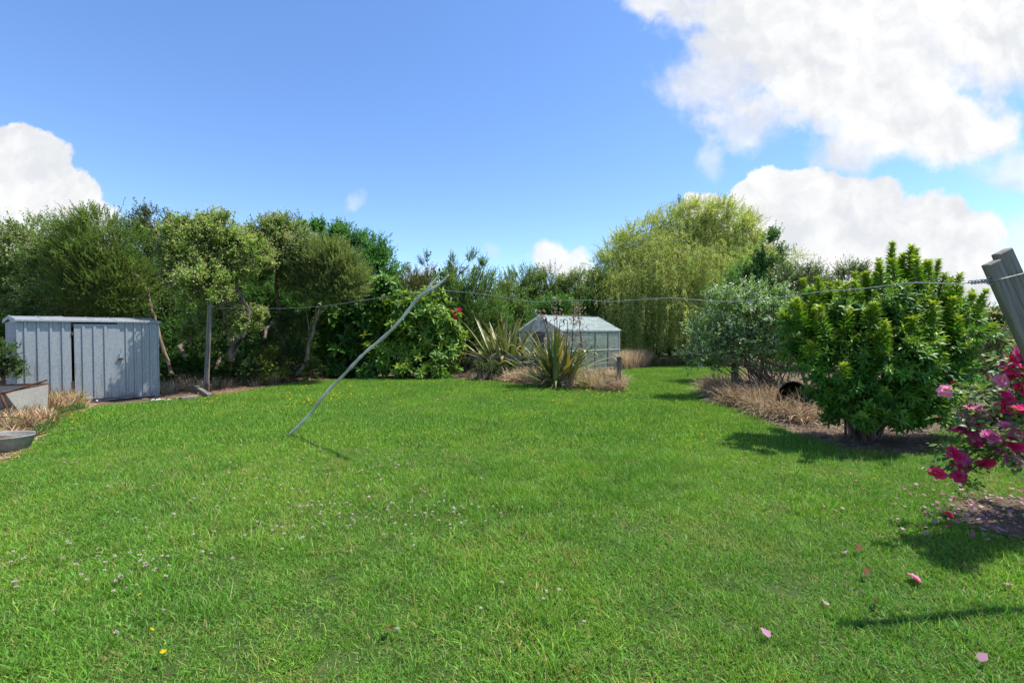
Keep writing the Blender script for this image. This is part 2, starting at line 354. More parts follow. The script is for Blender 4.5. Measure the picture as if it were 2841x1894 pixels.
def gn_scatter(name, P, rot, scl, pick, templates, label, cat):
    me = bpy.data.meshes.new(name); me.vertices.add(len(P)); me.vertices.foreach_set('co', P.astype(np.float32).ravel())
    for nm, t, v in (('rot', 'FLOAT', rot), ('scl', 'FLOAT', scl), ('pick', 'INT', pick)):
        a = me.attributes.new(nm, t, 'POINT'); a.data.foreach_set('value', v.astype(np.float32 if t == 'FLOAT' else np.int32))
    me.update(); o = link(bpy.data.objects.new(name, me))
    ng = bpy.data.node_groups.new(name, 'GeometryNodeTree')
    ng.interface.new_socket('Geometry', in_out='INPUT', socket_type='NodeSocketGeometry'); ng.interface.new_socket('Geometry', in_out='OUTPUT', socket_type='NodeSocketGeometry')
    N_ = ng.nodes; Lk = ng.links.new
    gi = N_.new('NodeGroupInput'); go = N_.new('NodeGroupOutput'); iop = N_.new('GeometryNodeInstanceOnPoints'); jg = N_.new('GeometryNodeJoinGeometry')
    for t in reversed(templates):
        q = N_.new('GeometryNodeObjectInfo'); q.inputs['Object'].default_value = t; q.inputs['As Instance'].default_value = True; Lk(q.outputs['Geometry'], jg.inputs[0])
    def attr(nm, t):
        q = N_.new('GeometryNodeInputNamedAttribute'); q.data_type = t; q.inputs[0].default_value = nm; return q.outputs[0]
    cx = N_.new('ShaderNodeCombineXYZ'); Lk(attr('rot', 'FLOAT'), cx.inputs[2])
    er = N_.new('FunctionNodeEulerToRotation'); Lk(cx.outputs[0], er.inputs[0])
    Lk(gi.outputs[0], iop.inputs['Points']); Lk(jg.outputs[0], iop.inputs['Instance']); iop.inputs['Pick Instance'].default_value = True
    Lk(attr('pick', 'INT'), iop.inputs['Instance Index']); Lk(er.outputs[0], iop.inputs['Rotation']); Lk(attr('scl', 'FLOAT'), iop.inputs['Scale'])
    Lk(iop.outputs[0], go.inputs[0])
    md = o.modifiers.new('scatter', 'NODES'); md.node_group = ng
    return tag(o, label, cat, kind='stuff')
def strew(n, x0, x1, y0, y1): return np.stack((rng.uniform(x0, x1, n), rng.uniform(y0, y1, n), np.zeros(n)), 1)
def in_view(P, m=1.35): return np.abs(P[:, 0]) < m * P[:, 1] + 1.2
near_t = [tuft(140, .12, .028, .054, .004, .75) for _ in range(5)] + [tuft(110, .12, .04, .09, .0045, .95), tuft(90, .10, .03, .06, .0045, .6, .5)]
def clover_patch():
    n = 70; a = rng.uniform(0, 6.283, n); r_ = .11 * np.sqrt(rng.random(n)); c0 = np.stack((r_ * np.cos(a), r_ * np.sin(a), rng.uniform(.022, .045, n)), 1)
    si = np.repeat(np.arange(n), 3); an = np.tile((0, 2.09, 4.19), n) + rng.uniform(0, 6.28, n)[si]; D = np.stack((np.cos(an), np.sin(an), np.full(n * 3, .15)), 1)
    V, f = pieces(c0[si], D, unit(UPV + .3 * rnd_dir(n * 3)), .013 * rng.uniform(.8, 1.3, n * 3), .013, 'q'); return np_mesh('clover_leaves', V, f, jit((.095, .22, .03), n * 3, .18), M['grass'], 'none', shift=False)
UPV = np.array((0, 0, 1.))
def stalks_tuft():
    n = 9; a = rng.uniform(0, 6.283, n); P = np.stack((.07 * np.cos(a), .07 * np.sin(a), np.zeros(n)), 1); az = rng.uniform(0, 6.28, n); el = rng.uniform(.5, 1.3, n)
    D = np.stack((np.cos(az) * np.cos(el), np.sin(az) * np.cos(el), np.sin(el)), 1); V, f = pieces(P, D, unit(UPV + .5 * rnd_dir(n)), rng.uniform(.09, .17, n), .0035, 'b')
    return np_mesh('seed_stalks', V, f, jit((.24, .25, .08), n, .2), M['grass'], 'none', shift=False)
near_t += [clover_patch(), clover_patch(), stalks_tuft()]
far_t = [tuft(110, .19, .035, .065, .008, .85) for _ in range(4)] + [tuft(90, .18, .05, .085, .008, 1.0), tuft(90, .17, .035, .06, .008, .7, .25)]
ROSE_C = np.array((4.75, 3.75))
def grow(P, edge_fade=True):
    k = inside(P + rng.normal(size=P.shape) * .09 + .1 * vn(P, 5, 12)[:, None] * np.array((1, .6, 0)), LAWN) & in_view(P)
    d = np.linalg.norm((P[:, :2] - ROSE_C) / (1.0, .62), axis=1)
    k &= (d > 1.0) | (rng.random(len(P)) < .12 * d ** 3)
    return P[k]
A = grow(strew(int(12 * 5.6 * 150 * 1.6), -9.6, 9.6, 1.3, 6.4))
pk = rng.choice(7, len(A), p=[.17, .17, .17, .17, .17, .08, .07])
lush = vn(A, .9, 8)
pk = np.where((lush > .9) & (rng.random(len(A)) < .4), 5, pk); pk = np.where((lush < -1.1) & (rng.random(len(A)) < .35), 6, pk)
pk = np.where((vn(A, 1.5, 31) > -.2) & (rng.random(len(A)) < -1), rng.integers(7, 9, len(A)), pk); pk = np.where((vn(A, .8, 33) > .2) & (rng.random(len(A)) < .06), 9, pk)
gn_scatter('grass', A, rng.uniform(0, 6.28, len(A)), rng.uniform(.75, 1.25, len(A)) * (1 + .12 * vn(A, 1.6, 5)), pk, near_t, 'short mown green grass of the open lawn', 'grass')
Bp = grow(strew(int(30 * 22 * 75), -16, 14, 6.3, 27))
pk = rng.choice(6, len(Bp), p=[.215, .215, .215, .215, .09, .05])
gn_scatter('grass', Bp, rng.uniform(0, 6.28, len(Bp)), rng.uniform(.75, 1.25, len(Bp)) * (1 + .12 * vn(Bp, 1.2, 5)), pk, far_t, 'short green grass of the lawn towards the trees and greenhouse', 'grass')

# ------------------------------------------------------------------ garden shed
A0 = np.array((-10.3, 9.5, 0)); fd = np.array((.585, .811, 0)); bd_ = np.array((-.811, .585, 0))
shed = empty('garden_shed', A0, 'galvanised ribbed sheet metal garden shed with a rusty latch', 'shed', rz=math.atan2(fd[1], fd[0]))
# local: x along the front, y backwards, z up
SW, SD, EH, AH = 2.38, 1.5, 1.845, 1.925
def loc_box(name, mat, parent, x0, x1, y0, y1, z0, z1, bevel=0.0):
    m_ = MB(); m_.box(x0, x1, y0, y1, z0, z1); return m_.build(name, mat, parent, shift=False, bevel=bevel)
def rib_mesh(w_, h_, d_):
    m_ = MB(); a = w_ / 2; c = a * .62
    m_.add([(-a,0,0),(-c,-d_,0),(c,-d_,0),(a,0,0),(-a,0,h_),(-c,-d_,h_),(c,-d_,h_),(a,0,h_)], [(0,1,5,4),(1,2,6,5),(2,3,7,6),(4,5,6,7),(3,2,1,0)])
    me = bpy.data.meshes.new('rib'); me.from_pydata(m_.v, [], m_.f); me.update(); me.materials.append(M['galv']); return me
def panel(name, x0, x1, z0, z1, ribs, rw, y=0.0, rh=None, label=None):
    p = loc_box(name, M['galv'], shed, x0, x1, y, y + .012, z0, z1)
    if label: p['label'] = label
    rm = rib_mesh(rw, (rh or (z1 - z0 - .03)), .023)
    for x in ribs:
        r = link(bpy.data.objects.new('rib', rm), p); r.location = (x, y - .002, z0 + .015)
    return p
panel('wall_panel', 0.0, .80, .03, EH - .02, [.10, .29, .48, .67], .058)
panel('door', .845, 1.60, .05, EH - .07, [1.0, 1.19, 1.38], .07, -.022, 1.66, 'sheet metal door with pressed ribs')
loc_box('door_frame', M['galv'], shed, 1.60, 1.645, -.018, .02, .04, EH - .03)
panel('wall_panel', 1.645, SW, .03, EH - .02, [1.77, 1.93, 2.09, 2.24], .055)
loc_box('base_rail', M['galv'], shed, 0, SW, -.008, .03, 0, .028)
loc_box('corner_trim', M['galv'], shed, SW + .002, SW + .03, -.012, .05, 0, EH - .02)
loc_box('corner_trim', M['galv'], shed, -.03, -.002, -.012, .05, 0, EH - .02)
sw = MB(); sw.add([(-.012, .05, .0), (-.012, SD, .0), (-.012, SD, EH), (-.012, SD/2, AH - .02), (-.012, .05, EH)], [(0, 1, 2, 3, 4)])
side = sw.build('side_wall', M['galv'], shed, shift=False)
rm = rib_mesh(.08, 1.78, .022)
for k in range(7):
    r = link(bpy.data.objects.new('rib', rm), side); r.location = (-.014, .16 + k * .195, .02); r.rotation_euler = (0, 0, -math.pi / 2)
sw = MB(); sw.add([(SW+.012, 0, .0), (SW+.012, SD, .0), (SW+.012, SD, EH), (SW+.012, SD/2, AH - .02), (SW+.012, 0, EH)], [(0, 1, 2, 3, 4)]); sw.build('side_wall', M['galv'], shed, shift=False)
loc_box('back_wall', M['galv'], shed, 0, SW, SD, SD + .012, 0, EH)
nroof = 6
for sgn in (0, 1):
    for k in range(nroof):
        x0 = -.05 + k * (SW + .1) / nroof; x1 = x0 + (SW + .1) / nroof - .004
        y0, y1 = (-.05, SD / 2) if sgn == 0 else (SD / 2, SD + .05)
        z0, z1 = (EH - .005, AH) if sgn == 0 else (AH, EH - .005)
        lift = .012 if k in (1, 4) else (.006 if k == 5 else 0)
        m_ = MB(); m_.add([(x0,y0,z0),(x1,y0,z0+lift),(x1,y1,z1+lift),(x0,y1,z1),(x0,y0,z0+.02),(x1,y0,z0+.02+lift),(x1,y1,z1+.02+lift),(x0,y1,z1+.02)],
              [(0,3,2,1),(4,5,6,7),(0,1,5,4),(1,2,6,5),(2,3,7,6),(3,0,4,7)])
        rp = m_.build('roof_panel', M['galv'], shed, shift=False)
        rr = MB(); rr.add([(x0-.012,y0,z0+.02),(x0+.02,y0,z0+.02),(x0+.02,y1,z1+.02),(x0-.012,y1,z1+.02),(x0-.005,y0,z0+.032),(x0+.013,y0,z0+.032),(x0+.013,y1,z1+.032),(x0-.005,y1,z1+.032)],
              [(4,5,6,7),(0,1,5,4),(1,2,6,5),(2,3,7,6),(3,0,4,7)]); rr.build('seam', M['galv'], rp, shift=False)
loc_box('fascia', M['galv'], shed, -.06, SW + .06, -.072, -.052, EH - .03, EH + .02, .004)
for s, y0, y1, z0, z1 in ((0, -.05, SD/2, EH, AH), (1, SD/2, SD + .05, AH, EH)):
    m_ = MB(); m_.add([(-.06,y0,z0-.05),(-.06,y1,z1-.05),(-.06,y1,z1+.03),(-.06,y0,z0+.03),(-.052,y0,z0-.05),(-.052,y1,z1-.05),(-.052,y1,z1+.03),(-.052,y0,z0+.03)],
        [(0,1,2,3),(7,6,5,4),(0,4,5,1),(3,2,6,7),(0,3,7,4),(1,5,6,2)]); m_.build('gable_trim', M['galv'], shed, shift=False)
m_ = MB(); m_.box(1.63, 1.70, -.05, -.024, .93, .975); m_.box(1.60, 1.66, -.062, -.03, .94, .965); m_.tube([(1.655,-.045,.94),(1.648,-.05,.90),(1.665,-.05,.895),(1.672,-.045,.94)], .006, 6)
lt = m_.build('latch', M['rust'], shed, shift=False); lt['label'] = 'rusty latch on the shed door'
m_ = MB(); m_.box(1.628, 1.640, -.0195, -.0185, .42, .935); st_ = m_.build('rust_streak', solid_mat('rust_streak', (.30, .27, .23), (.42, .40, .37), 30, .7), shed, shift=False)
for z0, z1 in ((1.70, 1.80), (1.52, 1.60), (.04, .5)): loc_box('hinge', M['rust'], shed, .803, .835, -.018, -.002, z0, z1)

# ------------------------------------------------------------------ greenhouse
def plastic(name, c, op, rough=.35):
    m, b = mat_new(name); tcn = b.n('ShaderNodeTexCoord')
    nz = b.noise(b.vm('MULTIPLY', tcn.outputs['Object'], (1, 1, 2.5)), 3.0, 6, .6)
    colr = b.mix(b.ss(nz, .35, .7), b.rgb(*c), b.rgb(*[min(1, q * 1.12) for q in c]))
    d = princ(b, colr, rough, 0, .4, nz, .18, .03)
    t = b.n('ShaderNodeBsdfTranslucent'); b.put(t.inputs[0], colr)
    x = b.n('ShaderNodeMixShader'); x.inputs[0].default_value = .5; b.put(x.inputs[1], d.outputs[0]); b.put(x.inputs[2], t.outputs[0])
    tr = b.n('ShaderNodeBsdfTransparent'); tr.inputs[0].default_value = (.93, .97, .94, 1)
    y = b.n('ShaderNodeMixShader'); b.put(y.inputs[0], b.ss(nz, .3, .7, op - .08, op + .12)); b.put(y.inputs[1], tr.outputs[0]); b.put(y.inputs[2], x.outputs[0]); finish(b, y.outputs[0]); return m
M['sheet'] = plastic('clear_plastic_sheet', (.50, .57, .55), .27)
M['roofsheet'] = plastic('milky_plastic_sheet', (.58, .65, .64), .52)
M['painted'] = solid_mat('flaking_white_paint', (.50, .50, .48), (.72, .73, .72), 6, .7, bump=.3, stretch=(1, 1, .2))
M['alu'] = solid_mat('grey_metal_strip', (.42, .43, .43), (.60, .61, .60), 20, .5, .3)
G0 = np.array((1.9, 17.6, 0)); gdir = np.array((.76, .65, 0)); GL, GW, GE, GA = 3.7, 2.45, 1.65, 2.25
gh = empty('greenhouse', G0, 'small greenhouse of clear plastic sheets with a peaked roof', 'greenhouse', rz=math.atan2(gdir[1], gdir[0]))
def gbox(name, mat, *a, parent=None): return loc_box(name, mat, parent or gh, *a, bevel=.003)
studs = [0, 1.15, 2.05, 2.9, GL]
for i in range(4):
    for (za, zb) in ((.08, .82), (.85, GE - .05)):
        s_ = MB(); nx = 6
        for side_y, nm in ((-.004, 'pane'), (GW + .004, 'pane')):
            q = MB(); q.box(studs[i] + .02, studs[i+1] - .02, side_y - .003, side_y + .003, za, zb); q.build('pane', M['sheet'], gh, shift=False)
for i, x in enumerate(studs):
    for y in (0, GW): gbox('stud', M['wood' if i in (1, 2, 3) else 'alu'], x - .022, x + .022, y - .03, y + .03, 0, GE - .052)
for y in (0, GW):
    gbox('top_plate', M['painted'], -.03, GL + .03, y - .035, y + .035, GE - .05, GE)
    gbox('mid_rail', M['alu'], .0, GL, y - .018 - .012, y + .018 + .012, .822, .848)
    gbox('base_board', M['wood'], 0.03, GL - .03, y - .032, y + .034, 0, .078)
for sgn in (0, 1):
    ya, yb = (-.06, GW / 2) if sgn == 0 else (GW + .06, GW / 2)
    for i in range(4):
        for (f0, f1) in ((0, .5), (.505, 1)):
            x0, x1 = -.05 + i * (GL + .1) / 4, -.05 + (i + 1) * (GL + .1) / 4 - .012
            P0 = (ya + (yb - ya) * f0, GE + .012 + (GA - GE) * f0); P1 = (ya + (yb - ya) * f1, GE + .012 + (GA - GE) * f1)
            q = MB(); q.add([(x0,P0[0],P0[1]),(x1,P0[0],P0[1]),(x1,P1[0],P1[1]),(x0,P1[0],P1[1]),(x0,P0[0],P0[1]+.006),(x1,P0[0],P0[1]+.006),(x1,P1[0],P1[1]+.006),(x0,P1[0],P1[1]+.006)],
                [(0,3,2,1),(4,5,6,7),(0,1,5,4),(1,2,6,5),(2,3,7,6),(3,0,4,7)]); q.build('roof_pane', M['roofsheet'], gh, shift=False)
    for i in range(5):
        x = -.05 + i * (GL + .1) / 4
        q = MB(); q.tube([(x, ya, GE + .012), (x, yb, GA + .02)], .018 if i in (0, 4) else .012, 6); q.build('rafter', M['alu'], gh, shift=False)
    q = MB(); q.tube([(-.05, (ya + yb) / 2, (GE + GA) / 2 + .025), (GL + .05, (ya + yb) / 2, (GE + GA) / 2 + .025)], .01, 6); q.build('purlin', M['alu'], gh, shift=False)
gbox('ridge_cap', M['alu'], -.06, GL + .06, GW / 2 - .03, GW / 2 + .03, GA + .022, GA + .034)
# gable end towards the lawn: boards above, weathered door, plastic either side
for k in range(10):
    y0 = k * GW / 10; y1 = y0 + GW / 10 - .006
    top = lambda y: GE + (GA - GE) * (1 - abs(y - GW / 2) / (GW / 2)) - .01
    q = MB(); ym = (y0 + y1) / 2
    q.add([(-.012,y0,GE+.001),(-.012,y1,GE+.001),(-.012,y1,top(y1)),(-.012,y0,top(y0)),(.004,y0,GE+.001),(.004,y1,GE+.001),(.004,y1,top(y1)),(.004,y0,top(y0))],
          [(0,3,2,1),(4,5,6,7),(0,1,5,4),(1,2,6,5),(2,3,7,6),(3,0,4,7)]); q.build('gable_board', M['painted'], gh, shift=False)
gbox('tie_beam', M['painted'], -.03, .03, .037, GW - .037, GE - .048, GE - .002)
gbox('tie_beam', M['painted'], GL - .03, GL + .03, .037, GW - .037, GE - .048, GE - .002)
dr = gbox('door', M['wood'], -.02, .0, .85, 1.60, .03, GE - .052)
for k in range(6): gbox('plank', M['wood'], -.034, -.02, .853 + k * .1245, .853 + (k + 1) * .1245 - .006, .035, GE - .056, parent=dr)
for y in (.82, 1.63): gbox('door_post', M['painted'], -.03, .03, y - .028, y + .028, 0, GE - .05)
for y0, y1 in ((.035, .79), (1.66, GW - .035)): gbox('pane', M['sheet'], -.004, .002, y0, y1, .08, GE - .052)
for y0, y1 in ((.03, GW / 2 - .01), (GW / 2 + .01, GW - .03)): gbox('pane', M['sheet'], GL - .003, GL + .003, y0, y1, .08, GE - .052)
gbox('back_post', M['alu'], GL - .02, GL + .02, GW / 2 - .02, GW / 2 + .02, 0, GE - .052)
q = MB(); q.add([(GL, .0, GE), (GL, GW, GE), (GL, GW / 2, GA)], [(0, 1, 2)]); q.build('gable_pane', M['sheet'], gh, shift=False)

# ------------------------------------------------------------------ fences, posts, clothes line
def board(name, mat, parent, p0, p1, w_, t_, up=(0, 0, 1), bevel=.004):
    """a board from p0 to p1; grain runs along its own x"""
    p0 = np.array(p0, float); p1 = np.array(p1, float); L_ = np.linalg.norm(p1 - p0)
    m_ = MB(); m_.box(0, L_, -t_ / 2, t_ / 2, -w_ / 2, w_ / 2)
    o = m_.build(name, mat, None, shift=False, bevel=bevel)
    x = Vector(p1 - p0).normalized(); u = Vector(up); y = u.cross(x).normalized(); z = x.cross(y)
    M3 = Matrix((x, y, z)).transposed().to_4x4(); M3.translation = Vector(p0)
    if parent is not None:
        o.parent = parent; M3 = Matrix.Translation(-parent.location) @ M3
    o.matrix_local = M3; return o
f0, f1, f2 = np.array((-1.5, 16.4, 0)), np.array((1.0, 15.0, 0)), np.array((2.93, 12.45, 0))
fa = empty('board_fence', f0, 'old low fence of dark weathered boards behind the flax clumps', 'fence')
fv = (f1 - f0); fn = np.array((-.49, -.87, 0))
for t, h in ((.02, .92), (.36, .98), (.74, .9), (.98, .86)):
    p = f0 + fv * t; board('post', M['wood_dark'], fa, p + (0, 0, -.02), p + (0, 0, h), .1, .1, (1, 0, 0))
for z, a_, c_ in ((.74, 0, .37), (.73, .37, .75), (.72, .75, 1), (.5, 0, .5), (.5, .5, 1), (.31, .0, .6), (.31, .6, 1), (.14, .3, 1)):
    board('board', M['wood'] if z > .7 else M['wood_dark'], fa, f0 + fv * a_ + fn * .07 + (0, 0, z), f0 + fv * (c_ - .004) + fn * .07 + (0, 0, z - .01), .14, .03)
fb = empty('rail_fence', f2, 'short broken rail fence with one square post beside the dry grass', 'fence')
board('post', M['wood'], fb, f2 + (0, 0, -.02), f2 + (0, 0, .92), .105, .085, (1, 0, 0))
fw = f1 + np.array((.3, -.3, 0)) - f2
board('post', M['wood_dark'], fb, f2 + fw + (0, 0, -.02), f2 + fw + (0, 0, .8), .1, .09, (1, 0, 0))
for z in (.34, .14): board('rail', M['wood_dark'], fb, f2 + (0, .06, z), f2 + fw + (0, .06, z + .03), .1, .035)
r0 = gp(2038, 1106); r1 = np.array((9.5, 8.6, 0))
fc = empty('rail_fence', r0, 'low post and rail fence half buried in straw under the white flowered bush', 'fence')
rv = r1 - r0
for t in (0, .42, .85): board('post', M['wood_dark'], fc, r0 + rv * t + (0, 0, -.02), r0 + rv * t + (0, 0, .86), .13, .1, (1, 0, 0))
for z in (.35,): board('rail', M['wood_dark'], fc, r0 + (0, .07, z), r0 + rv + (0, .07, z), .14, .035)

pb = gp(573, 1094); pt_ = at(583, 844, pb[1])
cp = empty('clothesline_post', pb, 'grey weathered timber clothesline post beside the shed', 'post')
board('upright', M['wood'], cp, pb + (0, 0, .28), pt_, .105, .05, (1, 0, 0)); board('stake', M['wood_dark'], cp, pb + (-.03, .06, -.02), pb + (-.01, .06, 1.0), .11, .05, (1, 0, 0))
pr_top = at(2768, 712, 2.62)
tv = np.array((.50, .02, -1.0)); base_r = pr_top + tv * (pr_top[2] / 1.0)
rp_ = empty('clothesline_post', base_r, 'leaning clothesline post of two grey boards behind the pink rose', 'post')
side_v = np.array((1, 0, .50)); side_v /= np.linalg.norm(side_v)
pA, pB = pr_top - side_v * .044 + np.array((0, 0, -.012)), pr_top + side_v * .045 + np.array((0, .012, .0))
ax = -tv / np.linalg.norm(tv)
bo = board('board', M['wood'], rp_, pA - ax * 2.1, pA, .08, .05, side_v, .006)
bo = board('board', M['wood'], rp_, pB - ax * 2.1, pB + ax * .015, .09, .05, side_v, .006)
def smooth_path(pts, n=10):
    pts = [np.array(p, float) for p in pts]; out = []
    for i in range(len(pts) - 1):
        p0 = pts[max(i-1, 0)]; p1 = pts[i]; p2 = pts[i+1]; p3 = pts[min(i+2, len(pts)-1)]
        for k in range(n):
            t = k / n
            out.append(.5 * ((2*p1) + (-p0+p2)*t + (2*p0-5*p1+4*p2-p3)*t*t + (-p0+3*p1-3*p2+p3)*t**3))
    out.append(pts[-1]); return out
lA = np.array((pb[0] + .05, pb[1] - .05)); lB = np.array((pr_top[0], pr_top[1] - .03))
def on_wire(px, py):
    u = (px - CX) / F; dv = lB - lA
    t = (u * lA[1] - lA[0]) / (dv[0] - u * dv[1])
    Y = lA[1] + dv[1] * t; return at(px, py, Y)
wp = [(600, 856), (660, 854), (740, 856), (800, 855), (860, 852), (920, 846), (1000, 834), (1080, 822), (1130, 814), (1184, 808), (1232, 806), (1290, 811), (1340, 816), (1400, 826), (1480, 837), (1560, 834), (1640, 833),
      (1690, 837), (1760, 832), (1860, 827), (1920, 831), (2000, 837), (2080, 834), (2180, 823), (2280, 809), (2400, 800), (2520, 785), (2640, 787), (2700, 784), (2745, 779)]
wr = MB(); wpath = smooth_path([on_wire(*p) for p in wp], 8)
wr.tube(wpath, .003, 6)
wo = wr.build('line_wire', M['wire'], None, smooth=True); tag(wo, 'slack galvanised clothesline wire strung between the two posts', 'wire')
e1 = on_wire(2745, 779); e0 = on_wire(2690, 784); mt = MB(); n_ = 40
mt.tube([e0 + (e1 - e0) * (i / n_) + .011 * np.array((0, math.cos(i * .95), math.sin(i * .95))) for i in range(n_ + 1)], .0032, 5)
lp = [e1 + .022 * np.array((math.cos(a), -.2, math.sin(a))) for a in np.linspace(0, 6.3, 14)]
mt.tube(lp, .0035, 5)
mt.tube([e1, e1 + (.03, -.035, .006), e1 + (.12, -.045, .03), e1 + (.26, -.04, .065), e1 + (.3, .05, .07)], .004, 6)
mt.tube([e1 + (.15, -.055, .06), e1 + (.165, -.06, .035), e1 + (.18, -.05, .025)], .007, 5)
mt.build('twist', M['wire'], wo, shift=False)
# prop: a forked silver branch
b0 = gp(800, 1209); top = on_wire(1181, 808)
prop_px = [(800, 1209), (844, 1166), (875, 1129), (912, 1081), (951, 1043), (991, 1000), (1019, 973), (1074, 927), (1117, 881), (1153, 835), (1181, 811)]
def prop_pt(px, py):
    t = (px - 800) / (1181 - 800.); return at(px, py, b0[1] + (top[1] - b0[1]) * t)
pp = empty('clothes_prop', b0, 'long forked silver grey branch propping up the clothesline wire', 'prop')
m_ = MB(); path = smooth_path([prop_pt(*p) for p in prop_px], 5); path[0] = path[0] + np.array((0, 0, -.02)); n_ = len(path)
m_.tube(path, [.021 + .003 * math.sin(i * 1.7) + .002 * math.sin(i * .6) for i in range(n_)], 10); m_.build('pole', M['drift'], pp, smooth=True)
for pts, r_ in (([(1178, 813), (1193, 792), (1209, 774), (1221, 754)], (.017, .013, .010, .005)), ([(1178, 813), (1209, 795), (1230, 778), (1244, 763)], (.019, .016, .012, .008))):
    m_ = MB(); q = smooth_path([prop_pt(*p) for p in pts], 4); m_.tube(q, list(np.interp(np.linspace(0, 3, len(q)), range(4), r_))); m_.build('fork', M['drift'], pp, smooth=True)

# ------------------------------------------------------------------ things by the shed
tb = at(30, 1235, 6.0); tb[2] = 0; tb = np.array((-6.83, 6.05, 0))
tub = empty('wash_tub', tb, 'dull galvanised oval wash tub with a wire handle at the lawn edge', 'tub')
m_ = MB(); ns = 28; prof = [(.0, .012), (.27, .0), (.275, .015), (.36, .21), (.368, .222), (.355, .225), (.345, .205), (.30, .12), (.0, .12)]
vs = []; fs = []
for r_, z in prof:
    for j in range(ns): q = 2 * math.pi * j / ns; vs.append((tb[0] + r_ * 1.1 * math.cos(q), tb[1] + r_ * .78 * math.sin(q), z))
for i in range(len(prof) - 1):
    for j in range(ns): fs.append((i*ns+j, i*ns+(j+1) % ns, (i+1)*ns+(j+1) % ns, (i+1)*ns+j))
m_.add(vs, fs); m_.build('body', M['galv_tub'], tub, smooth=True)
m_ = MB(); m_.tube([tb + (.385 * math.cos(a), .10, .2 + .25 * math.sin(a)) for a in np.linspace(0, math.pi, 16)], .007, 6); m_.build('handle', M['rust'], tub)
m_ = MB(); vs = [tb + (.36 * math.cos(q), .25 * math.sin(q), .165 + .02 * math.sin(3 * q)) for q in np.linspace(0, 6.283, 20)[:-1]] + [tb + (0, 0, .2)]
m_.add(vs, [(j, (j + 1) % 19, 19) for j in range(19)]); m_.build('soil', M['mulch'], tub)
m_ = MB(); cq = tb + np.array((-.2, -.16, .225)); m_.tube([cq + (-.09, 0, .02), cq + (-.05, 0, .045), cq + (.02, -.01, .05), cq + (.08, -.01, .035)], [.03, .045, .04, .03], 6)
tag(m_.build('crushed_can', solid_mat('pale_blue_tin', (.45, .52, .62), (.7, .74, .8), 20, .4, .3), None), 'crushed pale blue tin lying on the rim of the wash tub', 'can')
# metal tray on rusty tube frame
tr0 = np.array((-9.55, 8.45, 0)); tray = empty('barrow_tray', tr0, 'galvanised sheet metal tray with a rusty tube frame and handle', 'tray')
m_ = MB(); X0, X1 = -.75, .52
def tp(x, y, z): return tr0 + np.array((x, y * .9 + x * .1, z))
m_.add([tp(X0,-.1,.12),tp(X1-.1,-.1,.12),tp(X1,.35,.10),tp(X0,.35,.10),tp(X0,-.25,.46),tp(X1-.2,-.25,.50),tp(X1-.05,.45,.58),tp(X0,.45,.55)],
       [(0,3,2,1),(0,1,5,4),(1,2,6,5),(2,3,7,6)]); m_.build('tray', M['galv_tub'], tray)
def rod(name, pts, r_): q = MB(); q.tube(pts, r_, 7); return q.build(name, M['rust'], tray, smooth=True)
rod('rim', [tp(X0,-.25,.46), tp(X1-.22,-.26,.505), tp(X1-.2,-.25,.51), tp(X1-.05,.45,.585), tp(X0,.45,.555)], .016)
rod('handle', [tp(-.9,-.36,.30), tp(X1-.1,-.34,.50), tp(X1+.55,-.3,.72)], .017)
rod('leg', [tp(X1-.24,-.29,.5), tp(X1-.15,-.2,.02)], .02); rod('leg', [tp(-.45,-.29,.45), tp(-.4,-.2,.02)], .018); rod('brace', [tp(X1-.1,-.1,.12), tp(X1-.02,.38,.12), tp(X1-.05,.45,.56)], .012)
# timber offcuts
oc = gp(545, 1112); tag(board('timber_offcut', M['wood'], None, gp(500, 1112) + (0, 0, .04), gp(548, 1106) + (0, 0, .05), .09, .12), 'short grey timber offcut lying flat at the lawn edge', 'timber')
tag(board('timber_offcut', M['wood'], None, gp(545, 1092) + (0, 0, .16), gp(582, 1104) + (0, 0, .05), .1, .1), 'short timber offcut tilted against the clothesline post foot', 'timber')
tag(board('timber_edging', M['wood'], None, gp(795, 1060) + (0, 0, .04), gp(860, 1052) + (0, 0, .04), .07, .1), 'grey log edging half buried in straw below the trees', 'timber')
for k in range(16):
    p = gp(437 + rng.uniform(-20, 35) if k > 3 else 245 + 8 * k, 1110 + rng.uniform(-3, 3)); s_ = rng.uniform(.02, .045)
    m_ = MB(); q = rnd_dir(14) * s_ * rng.uniform(.7, 1.2, (14, 1)) * (1, 1, .6)
    bm = bmesh.new(); [bm.verts.new(tuple(v + p + (0, 0, s_ * .4))) for v in q]; bmesh.ops.convex_hull(bm, input=bm.verts[:])
    me = bpy.data.meshes.new('pebble'); bm.to_mesh(me); bm.free(); me.materials.append(M['stone'])
    tag(link(bpy.data.objects.new('pebble', me)), 'small white stone at the foot of the shed', 'stone', 'white stones by the shed')
# black drum in the straw
dc = at(2190, 1075, 9.2); dc = np.array((dc[0] - .2, 8.75, .36)); drum = empty('plastic_drum', dc, 'black plastic drum lying open mouthed in the straw', 'drum')
m_ = MB(); ns = 24; axd = unit(np.array((-.48, -.86, .10))); ra = unit(np.array((.86, -.48, 0))); rb = np.cross(axd, ra)
vs = []; fs = []
for r_, t in ((.0, -.55), (.23, -.55), (.25, -.2), (.25, .15), (.262, .16), (.262, .19), (.245, .19), (.23, .12), (.22, -.5), (0, -.5)):
    for j in range(ns): q = 2 * math.pi * j / ns; vs.append(dc + axd * t + r_ * (math.cos(q) * ra + 1.12 * math.sin(q) * rb))
for i in range(9):
    for j in range(ns): fs.append((i*ns+j, i*ns+(j+1) % ns, (i+1)*ns+(j+1) % ns, (i+1)*ns+j))
m_.add(vs, fs); m_.build('body', M['black'], drum, smooth=True)

